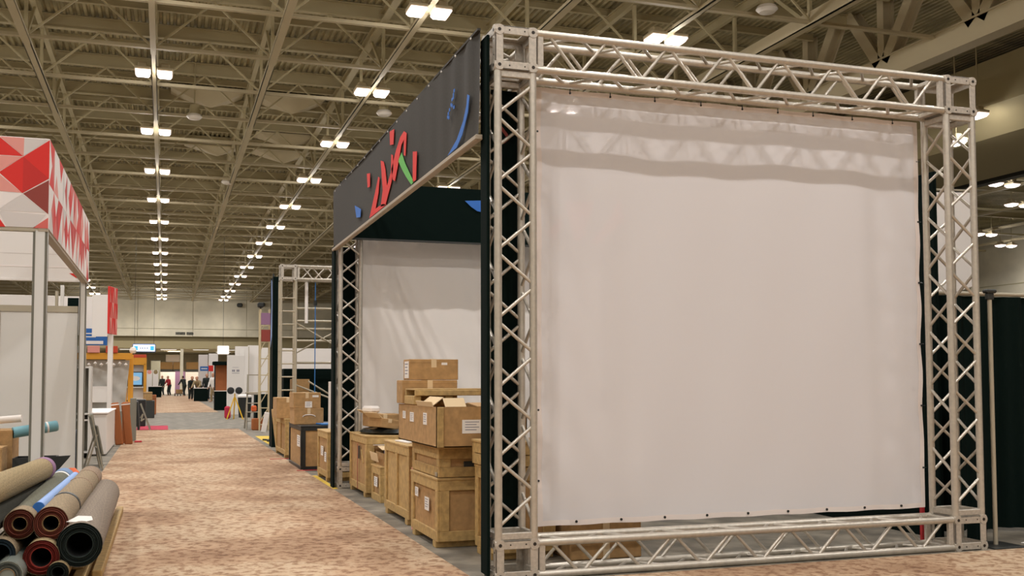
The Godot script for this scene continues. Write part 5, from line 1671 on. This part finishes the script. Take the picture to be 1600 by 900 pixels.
# ---------------------------------------------------------------- people (a smooth field round tapered bones, meshed as surface nets)
func figure(bones: Array, cell: float, k: float, extra := 0.0) -> ArrayMesh:
	var lo := Vector3(1e9, 1e9, 1e9)
	var hi := -lo
	for b in bones:
		var r: float = maxf(b[2], b[3]) + extra + cell * 2.0
		for p in [b[0], b[1]]:
			lo = lo.min(p - Vector3.ONE * r)
			hi = hi.max(p + Vector3.ONE * r)
	var nx := int((hi.x - lo.x) / cell) + 2
	var ny := int((hi.y - lo.y) / cell) + 2
	var nz := int((hi.z - lo.z) / cell) + 2
	var f := PackedFloat32Array()
	f.resize(nx * ny * nz)
	f.fill(1.0)
	for b in bones:
		var a: Vector3 = b[0]
		var d: Vector3 = b[1] - a
		var dd := maxf(d.length_squared(), 1e-8)
		var r0: float = b[2] + extra
		var r1: float = b[3] + extra
		var m := maxf(r0, r1) + 3.0 * k + cell
		var blo := ((a.min(b[1]) - Vector3.ONE * m - lo) / cell).floor()
		var bhi := ((a.max(b[1]) + Vector3.ONE * m - lo) / cell).ceil()
		for x in range(maxi(0, int(blo.x)), mini(nx, int(bhi.x) + 1)):
			for y in range(maxi(0, int(blo.y)), mini(ny, int(bhi.y) + 1)):
				for z in range(maxi(0, int(blo.z)), mini(nz, int(bhi.z) + 1)):
					var p := lo + Vector3(x, y, z) * cell
					var t := clampf((p - a).dot(d) / dd, 0.0, 1.0)
					var v := p.distance_to(a + d * t) - lerpf(r0, r1, t)
					var i := (x * ny + y) * nz + z
					var h := maxf(k - absf(f[i] - v), 0.0) / k
					f[i] = minf(f[i], v) - h * h * k * 0.25
	var vid := {}
	var vs := PackedVector3Array()
	var st := [ny * nz, nz, 1]
	for x in nx - 1:
		for y in ny - 1:
			for z in nz - 1:
				var i := (x * ny + y) * nz + z
				var inside := 0
				for c in 8:
					if f[i + (c & 1) * st[0] + ((c >> 1) & 1) * st[1] + ((c >> 2) & 1)] < 0.0:
						inside += 1
				if inside == 0 or inside == 8:
					continue
				var acc := Vector3.ZERO
				var n := 0
				for c in 8:
					for ax in 3:
						if (c >> ax) & 1:
							continue
						var c2 := c | (1 << ax)
						var f0 := f[i + (c & 1) * st[0] + ((c >> 1) & 1) * st[1] + ((c >> 2) & 1)]
						var f1 := f[i + (c2 & 1) * st[0] + ((c2 >> 1) & 1) * st[1] + ((c2 >> 2) & 1)]
						if (f0 < 0.0) != (f1 < 0.0):
							var q := Vector3(c & 1, (c >> 1) & 1, (c >> 2) & 1)
							q[ax] += f0 / (f0 - f1)
							acc += q
							n += 1
				vid[i] = vs.size()
				vs.append(lo + (Vector3(x, y, z) + acc / n) * cell)
	var g := Geo.new()
	for x in range(1, nx - 1):
		for y in range(1, ny - 1):
			for z in range(1, nz - 1):
				var i := (x * ny + y) * nz + z
				for ax in 3:
					var j: int = i + st[ax]
					if (f[i] < 0.0) == (f[j] < 0.0):
						continue
					var u: int = st[(ax + 1) % 3]
					var w: int = st[(ax + 2) % 3]
					var ok := vid.has(i) and vid.has(i - u) and vid.has(i - u - w) and vid.has(i - w)
					if not ok:
						continue
					var p0: Vector3 = vs[vid[i]]
					var p1: Vector3 = vs[vid[i - u]]
					var p2: Vector3 = vs[vid[i - u - w]]
					var p3: Vector3 = vs[vid[i - w]]
					var m := Vector3.ZERO
					m[ax] = 1.0 if f[i] < 0.0 else -1.0
					var nn := (p2 - p0).cross(p3 - p1).normalized()
					if nn.dot(m) < 0.0:
						nn = -nn
					g.quad(p0, p1, p2, p3, nn)
	return g.mesh()

func person(label: String, at: Vector3, yaw: float, top: String, legs: String, lean: float, stride: float, arm: float, group := "") -> void:
	var t := thing("person", label, "person", at, yaw, group)
	# facing -z
	var hip := Vector3(0, 0.92, 0)
	var chest := hip + Vector3(0, 0.42 * cos(lean), -0.42 * sin(lean))
	var neck := chest + Vector3(0, 0.16 * cos(lean), -0.16 * sin(lean))
	var head := neck + Vector3(0, 0.16, -0.03 - 0.08 * sin(lean))
	var body := [[hip, chest, 0.15, 0.17], [chest, neck, 0.15, 0.07], [neck, head, 0.055, 0.06], [head + Vector3(0, -0.04, -0.02), head + Vector3(0, 0.04, 0.01), 0.075, 0.098], [head + Vector3(0, -0.01, -0.1), head + Vector3(0, -0.03, -0.115), 0.014, 0.018], [head + Vector3(-0.09, 0, 0.01), head + Vector3(0.09, 0, 0.01), 0.02, 0.02]]
	var cloth := [[hip, chest, 0.15, 0.17], [chest, neck - Vector3(0, 0.05, 0), 0.15, 0.08]]
	var trou := [[hip + Vector3(-0.04, 0, 0), hip + Vector3(0.04, 0, 0), 0.145, 0.145]]
	for s in [-1.0, 1.0]:
		var sh := neck + Vector3(s * 0.19, -0.07, 0)
		var el := sh + Vector3(s * 0.05, -0.28 * cos(arm * 0.5), -0.28 * sin(arm * 0.5))
		var wr := el + Vector3(-s * 0.02, -0.25 * cos(arm), -0.25 * sin(arm))
		var hd := wr + (wr - el).normalized() * 0.1
		body += [[sh, el, 0.052, 0.042], [el, wr, 0.042, 0.028], [wr, hd, 0.03, 0.022], [wr, wr + (hd - wr) * 0.6 + Vector3(-s * 0.03, 0, -0.02), 0.014, 0.011]]
		for q in 4:
			var o := Vector3(0, 0, -0.027 + 0.018 * q)
			body.append([hd + o * 0.8, hd + o + (wr - el).normalized() * (0.06 + 0.015 * (q % 3)), 0.0095, 0.008])
		cloth += [[sh - Vector3(s * 0.06, 0, 0), sh, 0.07, 0.062], [sh, el, 0.058, 0.05], [el, wr, 0.05, 0.04]]
		var hj := hip + Vector3(s * 0.095, -0.04, 0)
		var kn := hj + Vector3(0, -0.43, -0.08 - s * stride * 0.5)
		var an := Vector3(hj.x, 0.08, -s * stride)
		var toe := an + Vector3(s * 0.02, -0.04, -0.17)
		body += [[hj, kn, 0.085, 0.055], [kn, an, 0.055, 0.038], [an, toe, 0.045, 0.035]]
		trou += [[hj, kn, 0.092, 0.068], [kn, an + Vector3(0, 0.03, 0), 0.068, 0.055]]
	part("body", figure(body, 0.028, 0.03), M.skin, t)
	part("jacket", figure(cloth, 0.03, 0.04, 0.014), M[top], t)
	part("trousers", figure(trou, 0.03, 0.03, 0.012), M[legs], t)
	part("hair", figure([[head + Vector3(0, 0.05, 0.03), head + Vector3(0, 0.0, 0.05), 0.09, 0.075]], 0.022, 0.02), M.hair, t)

func build_far_end() -> void:
	# lettering and lamp heads on the end wall
	var g := Geo.new()
	var x := 0.95
	for k in 13:
		if k != 7:
			g.bx(x + k * 0.13, x + k * 0.13 + 0.085, 5.88, 6.15, ZB + 0.03, ZB + 0.06)
			g.bx(x + k * 0.13 + 0.02, x + k * 0.13 + 0.11, 5.98 + 0.04 * (k % 3), 6.03 + 0.04 * (k % 3), ZB + 0.03, ZB + 0.06)
	solo("wall_lettering", g, M.dark_steel, "small dark lettering on the cream end wall above the low opening", "lettering")
	for p in [[7.0, 8.9, "left"], [9.2, 9.0, "right"]]:
		var t := thing("wall_lamp", "%s dark lamp head high on the cream end wall" % p[2], "wall lamp", Vector3(p[0], p[1], ZB + 0.5))
		part("head", boxg(Vector3(0.55, 0.4, 0.4), 0.1, Vector3.ZERO), M.dark_steel, t)
		part("bracket", boxg(Vector3(0.1, 0.1, 0.5), 0.01, Vector3(0, 0, -0.25)), M.dark_steel, t)
	# column in the opening
	g = Geo.new()
	g.bx(-0.15, 0.15, 0, 4.5, -0.15, 0.15, 0.02)
	solo("tan_column", g, M.wall_paint, "slim tan column in the low opening at the end of the aisle", "column", Vector3(1.56, 0, -107.6))
	# low opening: partitions, boxes, lamps
	for q in [["pale booth wall left of the tan column", Vector3(0.3, 0, -111.0), Vector3(1.5, 2.3, 0.1), "white_panel"], ["lilac grey partition just behind the tan column", Vector3(1.45, 0, -109.5), Vector3(0.95, 2.35, 0.1), "pile_violet"], ["wide mauve grey partition right of the tan column", Vector3(3.0, 0, -111.5), Vector3(2.0, 2.3, 0.1), "grey_print"], ["grey partition at the left of the low opening", Vector3(-0.9, 0, -110.5), Vector3(0.9, 3.4, 0.1), "cabinet_grey"]]:
		var o := solo("partition", boxg(q[2], 0.01, Vector3(0, q[2].y / 2, 0)), M[q[3]], q[0], "partition", q[1])
		part("top_rail", boxg(Vector3(q[2].x + 0.02, 0.06, 0.14), 0.005, Vector3(0, q[2].y, 0)), M.dark_steel, o)
	var i := 0
	for q in [[0.0, 1.5], [1.25, 0.9], [2.7, 1.2], [3.9, 0.9]]:
		solo("brown_case", boxg(Vector3(q[1], 0.75, 1.0), 0.02, Vector3(0, 0.375, 0)), M.cardboard_dark, ["wide brown case stacked high behind the pale booth wall", "narrow brown case stacked high behind the lilac partition", "brown case stacked high behind the mauve partition", "brown case stacked high at the right of the low opening"][i], "case", Vector3(q[0], 2.55, -113.5))
		solo("dark_rack", boxg(Vector3(q[1], 2.55, 1.0), 0.02, Vector3(0, 1.275, 0)), M.dark_steel, ["dark rack under the wide brown case", "dark rack under the narrow brown case", "dark rack under the middle brown case", "dark rack under the right brown case"][i], "rack", Vector3(q[0], 0, -113.5))
		i += 1
	g = Geo.new()
	g.bx(-0.7, 0.7, 0.0, 0.75, -0.2, 0.2, 0.05)
	solo("white_booth_top", g, M.white_print, "bright white booth top under the low soffit left of the tan column", "booth", Vector3(0.75, 3.35, -115.0))
	part("legs", boxg(Vector3(1.2, 3.35, 0.2), 0.0, Vector3(0, -1.675, 0)), M.grey_print, get_node("white_booth_top"))
	i = 0
	for q in [[0.3, -108.9], [3.4, -108.9], [6.5, -108.9], [-3.5, -108.9], [1.0, -115.5], [6.0, -117.0]]:
		var t := thing("strip_lamp", "white strip lamp under the low soffit, " + ["left of the tan column", "right of the tan column", "above the white wall panels", "at the far left", "rearmost on the left", "rearmost on the right"][i], "lamp", Vector3(q[0], 4.432, q[1]))
		part("housing", boxg(Vector3(1.6, 0.08, 0.3), 0.01, Vector3(0, 0.08, 0)), M.white_panel, t)
		part("lamp_lens", boxg(Vector3(1.5, 0.04, 0.24), 0.01, Vector3(0, 0.03, 0)), M.sign_glow_white, t)
		var al := AreaLight3D.new()
		al.name = "strip_light"
		al.area_size = Vector2(1.5, 0.24)
		al.light_color = Color(1, 0.95, 0.85)
		al.light_energy = 16.0 if i < 4 else 34.0
		al.shadow_enabled = true
		al.rotation.x = -PI / 2
		t.add_child(al)
		i += 1
	# tables, banners, panels before the end wall
	for q in [["black draped table before the tall white panel, far right of the aisle", Vector3(2.2, 0, -69.3), 0.86, 0.86], ["black draped table at the far left of the aisle below two white banners", Vector3(-0.75, 0, -88.0), 1.0, 0.9]]:
		var t := thing("draped_table", q[0], "table", q[1])
		part("drape", boxg(Vector3(q[2], q[3] - 0.04, 0.6), 0.02, Vector3(0, (q[3] - 0.04) / 2, 0)), M.black_cloth, t)
		part("tabletop", boxg(Vector3(q[2] + 0.06, 0.04, 0.64), 0.004, Vector3(0, q[3] - 0.02, 0)), M.white_panel, t)
	for q in [[-1.2, "pink", "pink_print"], [-0.72, "tan", "roll_sand"]]:
		var t := thing("roll_up_banner", "white roll-up banner with a %s round print above the far left table" % q[1], "banner", Vector3(q[0], 0, -89.5))
		part("panel", boxg(Vector3(0.42, 2.2, 0.03), 0.004, Vector3(0, 1.1, 0)), M.white_panel, t)
		g = Geo.new()
		g.lathe([Vector2(0.0, 0.01), Vector2(0.17, 0.0), Vector2(0.17, -0.02)], 18, Transform3D(Basis(Vector3(1, 0, 0), PI / 2), Vector3(0, 2.05, 0.02)))
		part("round_print", g, M[q[2]], t)
	for q in [["tall white panel at the far right of the aisle", 3.5, -82.4, 0.7, 3.4, "white_panel"], ["tall grey panel left of the tall white panel, far away", 3.0, -89.8, 0.75, 3.5, "grey_print"]]:
		var o := solo("tall_partition", boxg(Vector3(q[3], q[4], 0.08), 0.006, Vector3(0, q[4] / 2, 0)), M[q[5]], q[0], "panel", Vector3(q[1], 0, q[2]))
		part("foot", boxg(Vector3(q[3], 0.05, 0.4), 0.005, Vector3(0, 0.025, 0)), M.dark_steel, o)
	var t := thing("hanging_sign", "blue and red sign board before the tall panels, far away", "sign", Vector3(2.8, 2.05, -80.9))
	part("blue_panel", boxg(Vector3(0.62, 0.34, 0.03), 0.003, Vector3(0, 0.18, 0)), M.sign_blue, t)
	part("red_panel", boxg(Vector3(0.34, 0.44, 0.04), 0.003, Vector3(0.47, 0.2, 0)), M.red_print, t)
	g = Geo.new()
	for k in 5:
		g.bx(-0.22 + k * 0.09, -0.16 + k * 0.09, 0.13, 0.23, 0.016, 0.018)
	part("lettering", g, M.paper, t)
	part("post", tubeg(Vector3(0.47, -2.05, -0.02), Vector3(0.47, 0.0, -0.02), 0.025, 8), M.dull_aluminium, t)
	# people far down the aisle
	person("person in dark clothes leaning forward to push a low cart, far down the aisle", Vector3(1.62, 0.008, -94.0), 0.6, "dark_clothes", "dark_clothes", 0.35, 0.2, 1.0)
	person("person in dark clothes standing far left, nearest the black table", Vector3(-0.2, 0, -96.5), 2.6, "dark_clothes", "dark_clothes", 0.05, 0.05, 0.4)
	person("person in a red top standing at the far end left of the lilac partition", Vector3(0.4, 0, -97.5), 2.2, "red_clothes", "dark_clothes", 0.25, 0.04, 0.8)
	person("person in black standing behind the far right black table", Vector3(2.66, 0, -71.6), 3.0, "dark_clothes", "dark_clothes", 0.1, 0.05, 0.6)
	person("person in a brown top bending behind the far right black table", Vector3(2.16, 0, -71.3), 2.8, "tan_clothes", "dark_clothes", 0.85, 0.03, 1.2)
	person("person in black bending low left of the far right black table", Vector3(1.66, 0, -72.8), 3.3, "dark_clothes", "dark_clothes", 0.8, 0.05, 0.9)
	person("person in a light top standing right of the far right black table", Vector3(2.86, 0, -66.0), 2.4, "white_clothes", "tan_clothes", 0.1, 0.08, 0.5)
	t = thing("hand_cart", "low hand cart with cartons pushed along the far aisle", "cart", Vector3(1.2, 0.008, -95.0), 0.3)
	part("deck", boxg(Vector3(0.6, 0.05, 0.9), 0.01, Vector3(0, 0.2, 0)), M.dark_steel, t)
	part("handle", tubeg(Vector3(0.28, 0.2, 0.42), Vector3(0.3, 0.95, 0.5), 0.02), M.bare_steel, t)
	for sx in [-1.0, 1.0]:
		for sz in [-1.0, 1.0]:
			part("wheel", tubeg(Vector3(sx * 0.25 - 0.02, 0.08, sz * 0.36), Vector3(sx * 0.25 + 0.02, 0.08, sz * 0.36), 0.08, 12), M.black_plastic, t)
	solo("carton", boxg(Vector3(0.45, 0.35, 0.5), 0.01, Vector3(0, 0.175, 0)), M.cardboard, "yellow-brown carton riding on the far hand cart", "carton", Vector3(1.2, 0.233, -95.0), 0.3)

func build_small() -> void:
	var k := 0
	for p in [[6.25, -6.3, "beside the base of the metal drape pole"], [6.05, -6.0, "on the carpet before the metal drape pole"], [0.95, -23.5, "in the middle of the aisle carpet"]]:
		var g := Geo.new()
		g.prism(P2([-0.05, 0.0, 0.0, 0.02, 0.06, 0.01, 0.04, -0.03, -0.02, -0.025]), 0.004, Transform3D(Basis(Vector3(1, 0, 0), -PI / 2), Vector3.ZERO))
		solo("paper_scrap", g, M.paper, "small white paper scrap " + p[2], "scrap", Vector3(p[0], 0.001 if k == 0 else 0.009, p[1]), 0.6 * k)
		k += 1
